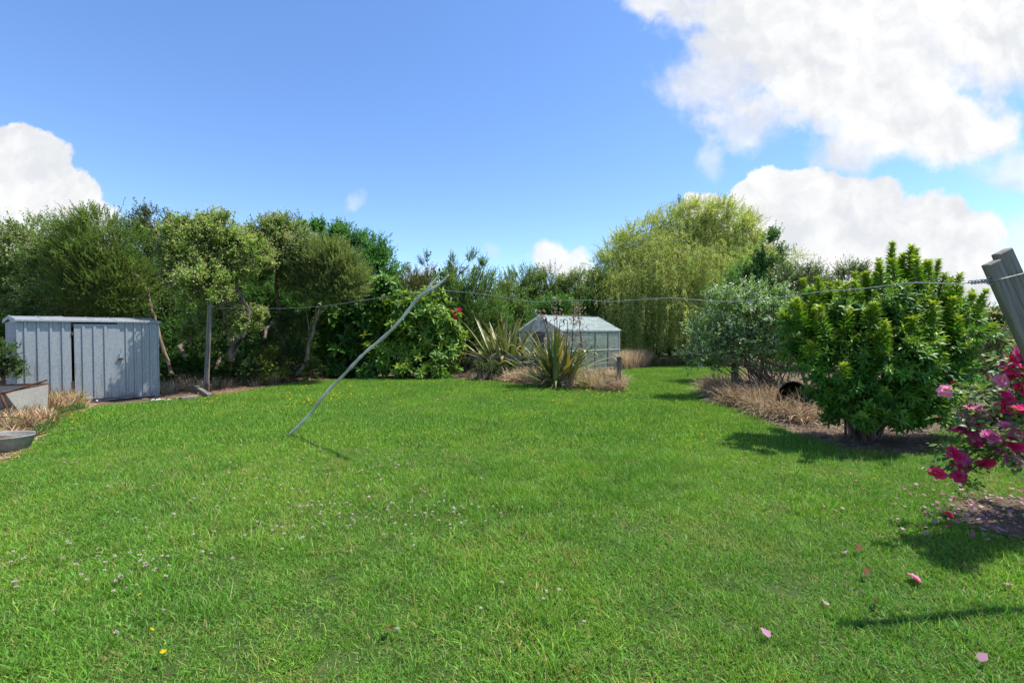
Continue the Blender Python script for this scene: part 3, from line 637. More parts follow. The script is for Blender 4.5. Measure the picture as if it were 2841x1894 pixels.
# ------------------------------------------------------------------ house beyond the right hand hedge
hs0 = np.array((31.4, 29.0, 0)); house = empty('house', hs0, 'grey house with a low dark roof and flue beyond the hedge', 'house')
hm = solid_mat('grey_weatherboard', (.26, .26, .25), (.34, .34, .33), 5, .7); hr = solid_mat('dark_roofing', (.05, .055, .06), (.09, .095, .1), 8, .6)
hx0, hx1, hy0, hy1, hz, hr_z = hs0[0] - 2.2, hs0[0] + 12, hs0[1], hs0[1] + 8, 2.55, 3.35
m_ = MB(); m_.box(hx0, hx1, hy0, hy1, 0, hz); m_.build('wall', hm, house)
hxm = hs0[0] + .6
m_ = MB(); m_.add([(hx0-.6,hy0-.6,hz),(hx1+.5,hy0-.6,hz),(hx1+.5,hy1+.6,hz),(hx0-.6,hy1+.6,hz),(hxm,hy0+3.2,hr_z),(hx1-3,hy0+3.2,hr_z)], [(0,1,5,4),(1,2,5),(2,3,4,5),(3,0,4),(3,2,1,0)])
ro = m_.build('roof', hr, house)
m_ = MB(); m_.tube([(hxm+.7,hy0+3.2,3.3),(hxm+.7,hy0+3.2,3.75)], .16, 10); m_.tube([(hxm+.7,hy0+3.2,3.75),(hxm+.7,hy0+3.2,3.85)], .26, 10); m_.build('flue', M['black'], ro)
m_ = MB(); m_.box(hx0-.62, hx1+.5, hy0-.63, hy0-.602, hz-.16, hz+.02); m_.build('fascia', M['painted'], house)
for k in range(3):
    wx = hs0[0] + .4 + k * 3.6
    wf = MB(); wf.box(wx, wx+1.8, hy0-.05, hy0-.002, 1.0, 2.1); wn = wf.build('window', M['painted'], house)
    wf = MB(); wf.box(wx+.08, wx+1.72, hy0-.06, hy0-.052, 1.08, 2.02); wf.build('pane', M['black'], wn)
m_ = MB(); m_.tube([(hx0+.3,hy0+2,2.5),(hx0+.3,hy0+2,5.6)], .02, 5); m_.tube([(hx0-.1,hy0+2,5.3),(hx0+.7,hy0+2,5.3)], .012, 5); m_.build('aerial', M['alu'], house)
# ------------------------------------------------------------------ vegetation
UP = np.array((0, 0, 1.))
def lobe_world(l, Y):
    px, py, rx, ry = l[:4]; dY = l[4] if len(l) > 4 else 0.0
    if Y > 12 and py < 800: py += 14 if Y < 25 else 24
    c = at(px, py, Y + dY); k = (Y + dY) / F
    r = np.array((rx * k, max(rx, ry) * k * .85, ry * k)); return c, r
def clumped(lobes, Y, n, clump=.34, shell=.72, front=.25, per_clump=14):
    """spray origins gathered into clumps over the lobes; returns positions and outward directions"""
    W_ = [lobe_world(l, Y) for l in lobes]; area = np.array([r[0] * r[2] for c, r in W_]); share = area / area.sum()
    P, O = [], []
    for (c, r), s in zip(W_, share):
        m = max(8, int(n * s)); nc = max(5, int(m / per_clump))
        d = rnd_dir(nc); flip = (d[:, 1] > 0) & (rng.random(nc) < front); d[flip, 1] *= -1
        low = (d[:, 2] < -.3) & (rng.random(nc) < .5); d[low, 2] *= -1
        rad = shell + (1 - shell) * rng.random((nc, 1)) ** .6 - .05 + .09 * rng.normal(size=(nc, 1))
        cc = c + d * r * rad
        i = rng.integers(0, nc, m)
        p = cc[i] + rng.normal(size=(m, 3)) * r.min() * clump * (.75, .75, .55) * rng.uniform(.4, 1.1, (m, 1))
        o_ = unit((p - c) / r); out = rng.random(m) < .07; p = p + o_ * (out * rng.uniform(.08, .26, m) * r.min())[:, None] + UP * (out * rng.uniform(0, .12, m) * r.min())[:, None]
        P.append(p); O.append(o_)
    P = np.concatenate(P); O = np.concatenate(O); k = P[:, 2] > .03
    return P[k], O[k]
def sprays(P, O, k, tl, up=.45, spread=.55, rand=.5, sun_side=True):
    """k leaf seats along a twig at each origin: positions, leaf directions, normals, t, spray index"""
    m = len(P); ax = unit(O * .7 + UP * up + rnd_dir(m) * rand)
    tlm = tl * rng.uniform(.6, 1.35, m)
    si = np.repeat(np.arange(m), k); t = np.tile((np.arange(k) + .6) / k, m) + rng.uniform(-.04, .04, m * k)
    q = P[si] + ax[si] * (t * tlm[si])[:, None]
    side = unit(np.cross(ax[si], rnd_dir(m * k)))
    D = unit(ax[si] * (1 - spread) + side * spread + UP * .05)
    N = unit(UP * .6 + ax[si] * .3 + rnd_dir(m * k) * .42)
    return q, D, N, t, si, ax, tlm
def leafcol(cols, m, si, t, var=.2, tip=.0):
    cols = np.array(cols); pick = cols[rng.integers(0, len(cols), m)] * (1 + var * rng.normal(size=(m, 1)))
    c = pick[si] * (1 + .14 * rng.normal(size=(len(si), 1))) * (1 + .06 * rng.normal(size=(len(si), 3)))
    if np.ndim(tip): c = c * (1 - t[:, None] ** 3) + np.array(tip) * t[:, None] ** 3
    return np.clip(c * 1.1 + np.array((.008, .008, .009)), .004, .95)
def foliage(name, parent, lobes, Y, n, k, L, Wd, cols, mat='leaf', tl=.25, shape='q', tip=0.0, clump=.34, shell=.72, up=.45, spread=.55, rand=.5, per_clump=14, front=.25, twigs=True):
    P, O = clumped(lobes, Y, n, clump, shell, front, per_clump)
    q, D, N, t, si, ax, tlm = sprays(P, O, k, tl, up, spread, rand)
    Ls = L * rng.uniform(.65, 1.3, len(q)); V, f = pieces(q, D, N, Ls, Wd * rng.uniform(.75, 1.25, len(q)), shape)
    o = np_mesh(name, V, f, leafcol(cols, len(P), si, t, .2, tip), M[mat], parent)
    if twigs:
        V, f = pieces(P - ax * tlm[:, None] * .25, ax, rnd_dir(len(P)), tlm * 1.1, .004, 'b')
        np_mesh('twigs', V, f, jit((.13, .10, .07), len(P), .25), M['straw'], parent)['kind'] = 'stuff'
    return P, O, ax, tlm
def blossom(name, parent, P, ax, tlm, k, size, c, frac=1.0, jitter=.06, mat='petal'):
    s = np.where(rng.random(len(P)) < frac)[0]; si = np.repeat(s, k)
    q = P[si] + ax[si] * (tlm[si] * rng.uniform(.65, 1.1, len(si)))[:, None] + rng.normal(size=(len(si), 3)) * jitter
    V, f = pieces(q, rnd_dir(len(si)), unit(UP + rnd_dir(len(si))), size * rng.uniform(.6, 1.3, len(si)), size * rng.uniform(.6, 1.1, len(si)), 'q')
    return np_mesh(name, V, f, jit(c, len(si), .12, .05), M[mat], parent)
def wob(p0, p1, n=7, amp=.08, sag=0.0):
    p0 = np.array(p0, float); p1 = np.array(p1, float); L_ = np.linalg.norm(p1 - p0); out = []
    o = np.cumsum(rng.normal(size=(n, 3)) * amp * L_ / n, 0)
    for i in range(n):
        t = i / (n - 1); out.append(p0 + (p1 - p0) * t + o[i] * math.sin(math.pi * t) + UP * sag * math.sin(math.pi * t))
    return out
def trunk(parent, pix, Y, r0, r1, mat='bark', name='trunk', dY=None):
    pts = [at(x, y, Y + (dY[i] if dY else 0)) for i, (x, y) in enumerate(pix)]
    q = smooth_path(pts, 5); q = [p + rng.normal(size=3) * .012 for p in q]
    m_ = MB(); m_.tube(q, list(np.linspace(r0, r1, len(q)) * (1 + .08 * np.sin(np.arange(len(q)) * 1.3))), 9); return m_.build(name, M[mat], parent, smooth=True)
def limbs(parent, base, lobes, Y, r0, mat='bark', per=2):
    for l in lobes:
        c, r = lobe_world(l, Y); m_ = MB(); main = wob(base, c, 8, .25)
        m_.tube(main, list(np.linspace(r0, r0 * .4, 8)), 7)
        for _ in range(per):
            e = c + rnd_dir(1)[0] * r * .85; m_.tube(wob(main[5], e, 6, .3), list(np.linspace(r0 * .45, .006, 6)), 5)
        m_.build('limb', M[mat], parent, smooth=True)
def tree(name, label, cat, px_base, Y, lobes, n, k, L, Wd, cols, trunks=(), bl=None, group=None, limb_r=.05, bark='bark', **kw):
    base = at(px_base, 1000, Y); base[2] = 0
    o = empty(name, base, label, cat, group)
    for pix, r0, r1 in trunks: trunk(o, pix, Y, r0, r1, bark)
    if not trunks:
        c, r = lobe_world(lobes[0], Y); m_ = MB(); p = wob(base + (0, 0, -.03), (c[0], c[1], max(.25, c[2] * .55)), 7, .12)
        m_.tube(p, list(np.linspace(limb_r * 1.5, limb_r * .8, 7)), 8); m_.build('trunk', M[bark], o, smooth=True); fork = p[-1]
    else: fork = at(*trunks[0][0][-1], Y)
    if limb_r: limbs(o, fork, lobes, Y, limb_r, bark)
    P, O, ax, tlm = foliage('crown', o, lobes, Y, n, k, L, Wd, cols, **kw)
    if bl: blossom('blossom', o, P, ax, tlm, *bl)
    return o
# colours (linear, leaf albedo)
SILV = [(.10, .185, .045), (.15, .225, .06), (.075, .15, .032)]
YELG = [(.165, .255, .04), (.21, .285, .06), (.105, .20, .03)]
OLIV = [(.115, .185, .042), (.15, .21, .052), (.08, .15, .032)]
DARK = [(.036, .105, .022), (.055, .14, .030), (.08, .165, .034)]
MIDG = [(.065, .18, .024), (.095, .215, .032), (.05, .14, .02)]
CREAM = (.52, .54, .26)

tree('flowering_tree', 'sparse silvery tree with cream blossom behind the shed end, branches bare towards its base', 'tree', 60, 14.6,
     [(20, 690, 70, 80), (95, 645, 55, 50), (85, 700, 90, 70), (130, 760, 90, 80), (10, 800, 60, 70), (60, 860, 100, 50), (160, 830, 80, 60)], 2500, 11, .076, .042, SILV, bl=(6, .037, CREAM, .75), tl=.3)
tree('flowering_tree', 'silvery cream flowered tree showing above the middle of the shed roof', 'tree', 190, 14.0,
     [(190, 660, 70, 50), (170, 740, 70, 70), (180, 840, 80, 60), (120, 880, 80, 40)], 1500, 11, .074, .04, SILV, bl=(6, .037, CREAM, .8), tl=.28)
tree('tea_tree', 'feathery olive green tea tree leaning over the shed roof', 'tree', 400, 13.4,
     [(270, 635, 75, 52), (240, 700, 90, 65), (320, 700, 85, 75), (300, 780, 110, 70), (230, 810, 70, 60), (360, 780, 60, 80), (280, 860, 80, 40), (350, 850, 70, 50)], 5200, 16, .054, .02, OLIV,
     trunks=[([(478, 1040), (458, 985), (440, 920), (420, 850), (395, 780)], .055, .03), ([(470, 1010), (440, 930), (418, 880), (412, 800)], .035, .02)], tl=.34, spread=.4, up=.55, bark='bark_pale')
tree('flowering_tree', 'tall dark tree with cream blossom at its top behind the tea tree', 'tree', 455, 15.4,
     [(450, 620, 62, 46), (430, 680, 65, 70), (480, 700, 60, 60), (440, 770, 60, 70), (470, 850, 60, 60)], 2300, 11, .074, .038, [(.06, .085, .032), (.085, .105, .042), (.04, .062, .022)], bl=(4, .034, CREAM, .5), tl=.28)
tree('flowering_tree', 'yellow green cream flowered tree hanging over the timber clothesline post', 'tree', 640, 12.4,
     [(540, 655, 75, 45), (620, 635, 65, 40), (570, 710, 85, 55), (510, 740, 40, 35), (640, 700, 55, 60), (600, 770, 80, 45), (560, 800, 65, 42, -.9), (690, 690, 40, 50), (600, 920, 62, 62, .4), (690, 905, 42, 40, .3)], 3600, 12, .074, .042, YELG,
     trunks=[([(640, 1000), (642, 955), (632, 905), (618, 850), (600, 780)], .08, .045), ([(640, 960), (662, 935), (672, 918)], .085, .08), ([(640, 1000), (690, 880), (660, 800), (655, 720)], .05, .03)], bl=(7, .038, CREAM, .85), tl=.24)
tree('flowering_tree', 'cream flowered tree with curving bare trunks beside the olive tea tree', 'tree', 775, 14.4,
     [(750, 640, 50, 45), (800, 660, 55, 50), (830, 700, 40, 55), (740, 710, 60, 60), (790, 750, 60, 50), (840, 770, 40, 40)], 2600, 12, .074, .04, SILV,
     trunks=[([(792, 1010), (785, 920), (775, 860), (765, 800), (772, 740)], .07, .04), ([(778, 880), (768, 810), (785, 745)], .05, .03), ([(730, 1010), (735, 960), (720, 900), (680, 860), (655, 800)], .075, .04)], bl=(7, .038, CREAM, .85), tl=.26)
tree('broadleaf_tree', 'rounded fresh green broadleaf tree rising behind the tea tree', 'tree', 960, 22.0,
     [(840, 640, 50, 34), (900, 655, 60, 36), (970, 665, 60, 40), (1020, 690, 50, 40), (1060, 735, 52, 45), (950, 720, 110, 60), (1000, 780, 100, 60), (1080, 780, 30, 30), (870, 740, 90, 80)], 4600, 12, .10, .062, [(.065, .18, .035), (.09, .215, .045), (.05, .14, .028)], tl=.4, limb_r=.1)
tree('tea_tree', 'dense olive tea tree on a leaning trunk beside the glossy shrub', 'tree', 838, 14.3,
     [(905, 700, 55, 40), (925, 740, 72, 52), (960, 770, 55, 45), (900, 790, 60, 50), (940, 820, 60, 35), (870, 770, 40, 60)], 4800, 16, .052, .019, [(.165, .22, .08), (.20, .245, .095), (.125, .18, .06)],
     trunks=[([(820, 1046), (848, 1000), (862, 940), (878, 880), (900, 830), (915, 790)], .065, .04), ([(862, 940), (852, 880), (845, 830)], .025, .012), ([(872, 900), (880, 830), (885, 790)], .022, .012)], tl=.3, spread=.4, up=.5, bark='bark_pale')
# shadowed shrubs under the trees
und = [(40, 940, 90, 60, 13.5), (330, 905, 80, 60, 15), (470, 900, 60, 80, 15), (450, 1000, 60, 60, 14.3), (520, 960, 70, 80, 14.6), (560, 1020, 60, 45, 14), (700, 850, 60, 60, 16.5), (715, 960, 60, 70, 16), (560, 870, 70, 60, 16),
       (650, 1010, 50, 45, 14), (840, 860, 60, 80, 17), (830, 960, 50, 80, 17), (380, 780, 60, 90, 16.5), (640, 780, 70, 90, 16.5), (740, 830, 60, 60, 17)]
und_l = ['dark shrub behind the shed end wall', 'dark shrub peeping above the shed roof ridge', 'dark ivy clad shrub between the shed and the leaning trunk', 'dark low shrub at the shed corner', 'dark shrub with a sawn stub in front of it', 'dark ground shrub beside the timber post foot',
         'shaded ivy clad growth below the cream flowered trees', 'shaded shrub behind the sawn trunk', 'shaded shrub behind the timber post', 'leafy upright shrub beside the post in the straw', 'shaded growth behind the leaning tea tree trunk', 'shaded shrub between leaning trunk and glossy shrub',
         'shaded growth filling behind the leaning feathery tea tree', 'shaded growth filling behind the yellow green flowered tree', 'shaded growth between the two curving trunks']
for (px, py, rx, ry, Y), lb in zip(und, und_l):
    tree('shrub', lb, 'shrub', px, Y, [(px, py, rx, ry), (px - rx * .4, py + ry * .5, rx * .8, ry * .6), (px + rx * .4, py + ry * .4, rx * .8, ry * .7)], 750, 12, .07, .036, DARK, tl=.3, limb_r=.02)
tree('shrub', 'rounded fine leaved green shrub between the curving trunks and leaning trunk', 'shrub', 800, 14.6, [(800, 950, 55, 75), (790, 1000, 55, 40), (815, 900, 35, 35)], 1700, 13, .045, .022, [(.04, .085, .025), (.06, .11, .03)], tl=.22, limb_r=.02)
tree('shrub', 'yellow leaved little shrub growing in the straw', 'shrub', 750, 13.6, [(735, 1000, 28, 28), (770, 1010, 30, 40), (745, 1030, 32, 30)], 420, 12, .05, .028, [(.20, .22, .03), (.14, .18, .03), (.09, .13, .03)], tl=.2, limb_r=.012)
tree('shrub', 'small green shrub at the foot of the leaning tea tree', 'shrub', 865, 14.4, [(862, 1028, 22, 22)], 160, 12, .055, .028, [(.08, .13, .03), (.12, .17, .035)], tl=.18, limb_r=.01)
tree('shrub', 'small upright green shrub near the timber clothesline post', 'shrub', 665, 13.2, [(660, 1020, 28, 40), (690, 1030, 25, 28)], 420, 12, .05, .025, [(.035, .09, .025), (.055, .12, .03)], tl=.2, limb_r=.01)
tree('shrub', 'dense green shrub against the shed corner behind the metal tray', 'shrub', 22, 8.95, [(2, 1000, 30, 38), (18, 1042, 26, 24), (-45, 1005, 50, 50)], 620, 12, .05, .026, [(.035, .09, .022), (.055, .12, .03), (.08, .11, .035)], tl=.16, limb_r=.02)
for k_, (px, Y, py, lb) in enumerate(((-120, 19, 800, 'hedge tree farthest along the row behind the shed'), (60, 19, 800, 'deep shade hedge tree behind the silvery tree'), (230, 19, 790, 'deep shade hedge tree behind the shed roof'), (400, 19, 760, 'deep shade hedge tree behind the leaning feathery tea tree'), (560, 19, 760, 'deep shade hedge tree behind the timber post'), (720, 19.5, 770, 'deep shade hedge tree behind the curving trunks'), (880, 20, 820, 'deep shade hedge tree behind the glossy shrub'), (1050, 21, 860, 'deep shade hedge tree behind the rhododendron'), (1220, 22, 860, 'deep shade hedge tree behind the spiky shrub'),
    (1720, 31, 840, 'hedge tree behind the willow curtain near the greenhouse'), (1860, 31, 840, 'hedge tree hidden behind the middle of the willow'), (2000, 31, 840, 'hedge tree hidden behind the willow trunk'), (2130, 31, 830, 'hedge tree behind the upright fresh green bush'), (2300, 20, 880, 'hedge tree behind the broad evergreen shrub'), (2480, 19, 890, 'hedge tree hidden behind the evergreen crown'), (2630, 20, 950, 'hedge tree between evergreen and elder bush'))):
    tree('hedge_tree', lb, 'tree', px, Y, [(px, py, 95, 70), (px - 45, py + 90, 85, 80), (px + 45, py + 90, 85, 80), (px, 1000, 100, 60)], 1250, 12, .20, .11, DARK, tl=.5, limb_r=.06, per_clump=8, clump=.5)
# sawn stubs of a pruned trunk
for px, py, ex, ey, r_, lb in ((497, 962, 513, 985, .06, 'sawn branch stub with a pale cut end in the dark shrub'), (738, 912, 735, 935, .045, 'short sawn branch stub beside the curving trunks'), (610, 995, 600, 1020, .05, 'sawn stub low behind the timber post')):
    a_, c_ = at(px, py, 13.3), at(ex, ey, 12.9); st = empty('cut_stub', a_, lb, 'stub')
    m_ = MB(); m_.tube([a_ + (0, .5, .2), a_, (a_ + c_) / 2, c_], [r_, r_, r_ * .95, r_ * .9], 9); m_.build('stub', M['bark'], st, smooth=True)
    n_ = unit(c_ - a_); m_ = MB(); m_.tube([c_ + n_ * .002, c_ + n_ * .012], r_ * .88, 9); m_.build('cut_face', M['cutwood'], st)

# ---- large leaved shrubs with leaf whorls
def whorled(root, lobes, Y, n, k, L, Wd, cols, mat, droop, n_obj=300, shape='l', tips=None, clump=.3, up=.5, shell=.8, stem=.0):
    P, O = clumped(lobes, Y, n, clump, shell, .3, 5)
    m = len(P); ax = unit(O * .75 + UP * up + rnd_dir(m) * .3 + np.array((0, -.12, 0)))
    si = np.repeat(np.arange(m), k); j = np.tile(np.arange(k), m)
    ref = unit(np.cross(ax, rnd_dir(m))); ref2 = np.cross(ax, ref)
    ang = (j * 2.4 + rng.uniform(0, 6.28, m)[si])[:, None]
    rad = ref[si] * np.cos(ang) + ref2[si] * np.sin(ang)
    tt = (j / max(k - 1, 1))[:, None]
    D = unit(rad * (1.0 - .55 * tt) + ax[si] * (.15 + .75 * tt) - UP * droop * (1 - tt) + rnd_dir(len(si)) * .15)
    N = unit(ax[si] + UP * .3 + rnd_dir(len(si)) * .15)
    q = P[si] + ax[si] * (stem * (tt - 1))
    Ls = L * rng.uniform(.7, 1.15, len(si)) * (1 - .3 * tt[:, 0] ** 2); Ws = Wd * Ls / L * rng.uniform(.85, 1.15, len(si))
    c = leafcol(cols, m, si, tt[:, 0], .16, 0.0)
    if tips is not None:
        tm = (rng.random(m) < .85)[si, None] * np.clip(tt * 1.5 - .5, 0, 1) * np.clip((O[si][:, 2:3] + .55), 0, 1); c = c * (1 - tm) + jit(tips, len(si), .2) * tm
    # the leaves that show largest become parts of their own
    score = (O[si] @ np.array((0, -1., .35))) + rng.random(len(si)) * .25 - np.linalg.norm(P[si], axis=1) * .03
    order = np.argsort(-score); own = order[:n_obj]; rest = order[n_obj:]
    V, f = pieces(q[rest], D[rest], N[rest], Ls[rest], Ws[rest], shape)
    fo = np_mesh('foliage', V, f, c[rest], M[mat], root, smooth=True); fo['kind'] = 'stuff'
    protos = []
    for s in range(6):
        z = np.zeros((1, 3)); V1, f1 = pieces(z, np.array([[1., 0, 0]]), np.array([[0, 0, 1.]]), np.array([1.]), np.array([Wd / L]), shape)
        pr = np_mesh('leaf', V1, f1, c[own[s * 7 % len(own)]][None], M[mat], 'none', smooth=True, shift=False); protos.append(pr.data)
    for s, i in enumerate(own):
        x = Vector(D[i]); y = Vector(np.cross(N[i], D[i])).normalized(); z = x.cross(y)
        M4 = Matrix((x, y, z)).transposed().to_4x4() @ Matrix.Scale(float(Ls[i]), 4); M4.translation = Vector(q[i]) - root.location
        o = bpy.data.objects.new('leaf', protos[s % 6]); o.parent = root; o.matrix_local = M4; col.objects.link(o)
    m_ = MB()
    base = np.array(root.location)
    hi = np.where(P[:, 2] > .45 * P[:, 2].max())[0]
    for i in rng.choice(hi, min(len(hi), 46), replace=False):
        m_.tube(wob(base + rng.normal(size=3) * (.1, .1, 0) + (0, 0, -.02), P[i] - ax[i] * .03, 6, .2), list(np.linspace(.022, .006, 6)), 5, False)
    sm = m_.build('stems', M['bark'], root, smooth=True); sm['kind'] = 'stuff'
    return P, O, ax
def at_base(px, Y): p = at(px, 1000, Y); p[2] = 0; return p
gb = empty('glossy_shrub', at_base(980, 16.6), 'large glossy dark leaved shrub beside the rhododendron', 'shrub')
whorled(gb, [(930, 870, 60, 50), (910, 950, 50, 60, .3), (1010, 830, 60, 55), (1050, 790, 55, 38), (1000, 900, 70, 60), (1070, 850, 55, 50), (960, 1010, 60, 40), (1010, 960, 60, 50), (1030, 1030, 55, 25, -.6), (930, 1020, 50, 30)], 16.3, 1000, 9, .32, .125,
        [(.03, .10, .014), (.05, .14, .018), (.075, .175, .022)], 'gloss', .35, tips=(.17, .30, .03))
rh = empty('rhododendron', at_base(1180, 16.6), 'bright green rhododendron with spent rusty flower heads at the lawn edge', 'shrub')
RP, RO, RA = whorled(rh, [(1110, 850, 60, 40), (1180, 850, 65, 45), (1140, 910, 80, 60), (1220, 900, 50, 60), (1100, 980, 80, 60), (1200, 980, 75, 65), (1250, 950, 35, 60), (1130, 1030, 70, 25, -.5), (1220, 1030, 60, 25, -.5)], 16.1, 1250, 9, .26, .085,
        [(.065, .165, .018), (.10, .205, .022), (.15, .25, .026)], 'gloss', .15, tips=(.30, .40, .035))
sel = np.where((RO[:, 1] < -.1))[0]; sel = rng.choice(sel, 60, replace=False)
si = np.repeat(sel, 9); V, f = pieces(RP[si] + RA[si] * .06, unit(RA[si] * .6 + rnd_dir(len(si))), rnd_dir(len(si)), .09 * np.ones(len(si)), .02, 'q')
so = np_mesh('spent_heads', V, f, jit((.22, .10, .035), len(si), .25), M['straw'], rh); so['kind'] = 'stuff'
fp = [at(px, py, 15.9) for px, py in ((1262, 865), (1258, 882), (1265, 887), (1256, 890), (1274, 860))]
for p in fp:
    V, f = pieces(np.repeat(p[None], 12, 0), rnd_dir(12), rnd_dir(12), .11, .09, 'q'); np_mesh('flower', V, f, jit((.62, .03, .14), 12, .15), M['petal'], rh)
tree('shrub', 'small leaved pale green bush pushing through the glossy shrub', 'shrub', 1010, 15.9, [(1010, 960, 28, 32), (1015, 995, 25, 20)], 420, 11, .05, .026, [(.06, .10, .03), (.085, .13, .04)], tl=.16, limb_r=.012)

# ---- middle distance
def spire(lobes_top): pass
tree('conifer', 'small brownish conifer with two pointed tops behind the prop', 'tree', 1165, 19.5,
     [(1150, 740, 16, 34), (1186, 735, 14, 36), (1150, 780, 30, 35), (1185, 785, 30, 30), (1165, 820, 50, 40), (1120, 800, 30, 25), (1150, 870, 70, 50)], 1500, 13, .06, .02, [(.10, .115, .045), (.13, .12, .05), (.085, .115, .04)], tl=.35, up=.9, spread=.35, limb_r=.04)
tree('shrub', 'tall spiky topped green shrub between rhododendron and greenhouse', 'shrub', 1290, 18.4,
     [(1265, 735, 16, 30), (1300, 722, 14, 34), (1335, 730, 14, 32), (1240, 760, 20, 28), (1290, 780, 60, 40), (1335, 780, 30, 40), (1270, 850, 65, 60), (1330, 860, 60, 60), (1290, 940, 70, 70), (1240, 820, 40, 40)], 3200, 12, .065, .028, [(.095, .185, .05), (.125, .215, .06), (.155, .21, .065)], tl=.35, up=.8, spread=.4, limb_r=.05)
tw = empty('bare_bush', at_base(1395, 20.5), 'leafless grey twiggy bush beside the tall spiky shrub', 'bush'); m_ = MB()
for _ in range(46):
    e = at(rng.uniform(1355, 1425), rng.uniform(735, 850), 20.5 + rng.normal() * .3); m_.tube(wob(np.array(tw.location) + rng.normal(size=3) * (.25, .25, 0), e, 8, .18), list(np.linspace(.016, .004, 8)), 4, False)
m_.build('branches', M['bark_pale'], tw)['kind'] = 'stuff'
hedge = [(1400, 850, 45, 60, 21, OLIV, 'tangled olive shrub behind the bare twiggy bush', 0), (1450, 800, 60, 48, 24, OLIV, 'olive green hedge tree behind the greenhouse ridge', 0), (1520, 800, 60, 52, 24.5, [(.075, .10, .035), (.10, .12, .045)], 'rounded olive tree of the hedge behind the greenhouse', 0),
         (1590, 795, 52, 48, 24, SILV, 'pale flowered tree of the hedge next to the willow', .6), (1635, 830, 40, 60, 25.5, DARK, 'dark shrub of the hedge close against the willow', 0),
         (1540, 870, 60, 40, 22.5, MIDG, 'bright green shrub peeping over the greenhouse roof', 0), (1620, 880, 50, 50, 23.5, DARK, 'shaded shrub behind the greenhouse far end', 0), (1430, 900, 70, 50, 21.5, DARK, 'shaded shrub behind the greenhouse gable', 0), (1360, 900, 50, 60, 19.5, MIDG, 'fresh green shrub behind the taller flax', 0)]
for px, py, rx, ry, Y, cs, lb, bf in hedge:
    tree('shrub', lb, 'shrub', px, Y, [(px, py, rx, ry), (px - rx * .45, py + ry * .55, rx * .8, ry * .7), (px + rx * .45, py + ry * .5, rx * .8, ry * .7), (px, py - ry * .3, rx * .6, ry * .5), (px, py + ry * 1.4, rx, ry)], 1300, 12, .085, .045, cs, tl=.4, limb_r=.05, bl=(6, .05, CREAM, bf) if bf else None)
for px, Y, lb in ((-250, 17, 'shaded hedge tree continuing beyond the shed'), (-420, 15, 'hedge tree standing well past the shed end')):
    tree('hedge_tree', lb, 'tree', px, Y, [(px, 720, 130, 90), (px + 40, 860, 150, 110)], 1600, 12, .08, .042, SILV, tl=.35)

# ---- weeping willow
wb = at_base(1930, 25.2); will = empty('willow_tree', wb, 'large weeping willow with golden green trailing branches beyond the greenhouse', 'tree')
m_ = MB(); m_.tube([wb + (0, 0, -.05), wb + (.1, 0, 1.2), wb + (-.1, .1, 2.6)], [.42, .36, .3], 12); m_.build('trunk', M['bark'], will, smooth=True)
wt = wb + np.array((-.1, .1, 2.5)); arcs = []
wl = [(1700, 690, -1.2), (1660, 760, -.6), (1730, 640, .4), (1790, 625, -.8), (1850, 600, .6), (1900, 570, -.4), (1960, 565, .8), (2010, 575, -.6), (2060, 590, .5), (2100, 650, -.3), (1880, 640, -2.6), (1960, 640, -2.8), (1800, 690, -2.6), (2040, 660, -2.4), (1740, 740, -2.2), (2100, 720, -2.0), (1920, 700, -3.2), (1850, 740, -3.3), (1990, 720, -3.2), (1690, 800, -1.4), (2200, 690, 0), (1780, 640, 2.2), (2050, 630, 2.4), (1900, 610, 2.8)]
m_ = MB(); SP, SL = [], []
for px, py, dy in wl:
    py += 55
    e = at(px, py, 25.2 + dy); mid = wt + (e - wt) * .55 + UP * (.9 + .12 * abs(e[0] - wt[0])); path = smooth_path([wt + rng.normal(size=3) * .1, mid, e], 8)
    m_.tube(path, list(np.linspace(.12, .02, len(path))), 6, False); arcs.append(path)
m_.build('limb', M['bark_pale'], will, smooth=True)
dome = [(1720, 720, 75, 75, -.5), (1800, 660, 80, 60, -1), (1890, 620, 80, 55, -.8), (1980, 605, 80, 50, -.5), (2035, 640, 55, 50, -.8), (2070, 700, 45, 60, 0), (1860, 720, 110, 80, -2.6), (1980, 720, 110, 80, -2.8), (1760, 780, 90, 80, -2.0), (1690, 820, 45, 60, -1.0), (2080, 760, 80, 70, -1.8), (1800, 860, 80, 70, -2.6), (1880, 840, 80, 80, -3.2), (1960, 850, 70, 80, -3.0), (1730, 900, 50, 50, -2.2), (1900, 640, 120, 70, 2.0), (1780, 720, 110, 80, 2.0), (2010, 700, 90, 80, 2.0)]
SP, SO = clumped(dome, 25.2, 3000, .4, .6, .5, 9)
SL = np.minimum(rng.uniform(.7, 2.6, len(SP)), np.maximum(.3, SP[:, 2] - rng.uniform(.05, .9, len(SP)))); nS = len(SP); kk = 74
si = np.repeat(np.arange(nS), kk); t = np.tile(np.linspace(0, 1, kk), nS); ph = rng.uniform(0, 6.28, nS)
drift = rnd_dir(nS) * (1, 1, 0)
q = SP[si] + np.stack((np.zeros_like(t), np.zeros_like(t), .3 * np.sin(np.clip(t * 5, 0, 3.14)) - SL[si] * t), 1) + drift[si] * (.45 * np.minimum(1, t * 4) + .07 * np.sin(t * 7 + ph[si]))[:, None] + rng.normal(size=(len(t), 3)) * .04
D = unit(-UP * 1.0 + rnd_dir(len(t)) * .8 + drift[si] * .2); N = rnd_dir(len(t))
keep = q[:, 2] > .04; q, D, N, sk, tk = q[keep], D[keep], N[keep], si[keep], t[keep]
V, f = pieces(q, D, N, .13 * rng.uniform(.6, 1.3, len(q)), .03, 'q')
np_mesh('crown', V, f, leafcol([(.33, .39, .11), (.40, .45, .14), (.27, .36, .10), (.34, .37, .12)], nS, sk, tk, .16), M['willow'], will)
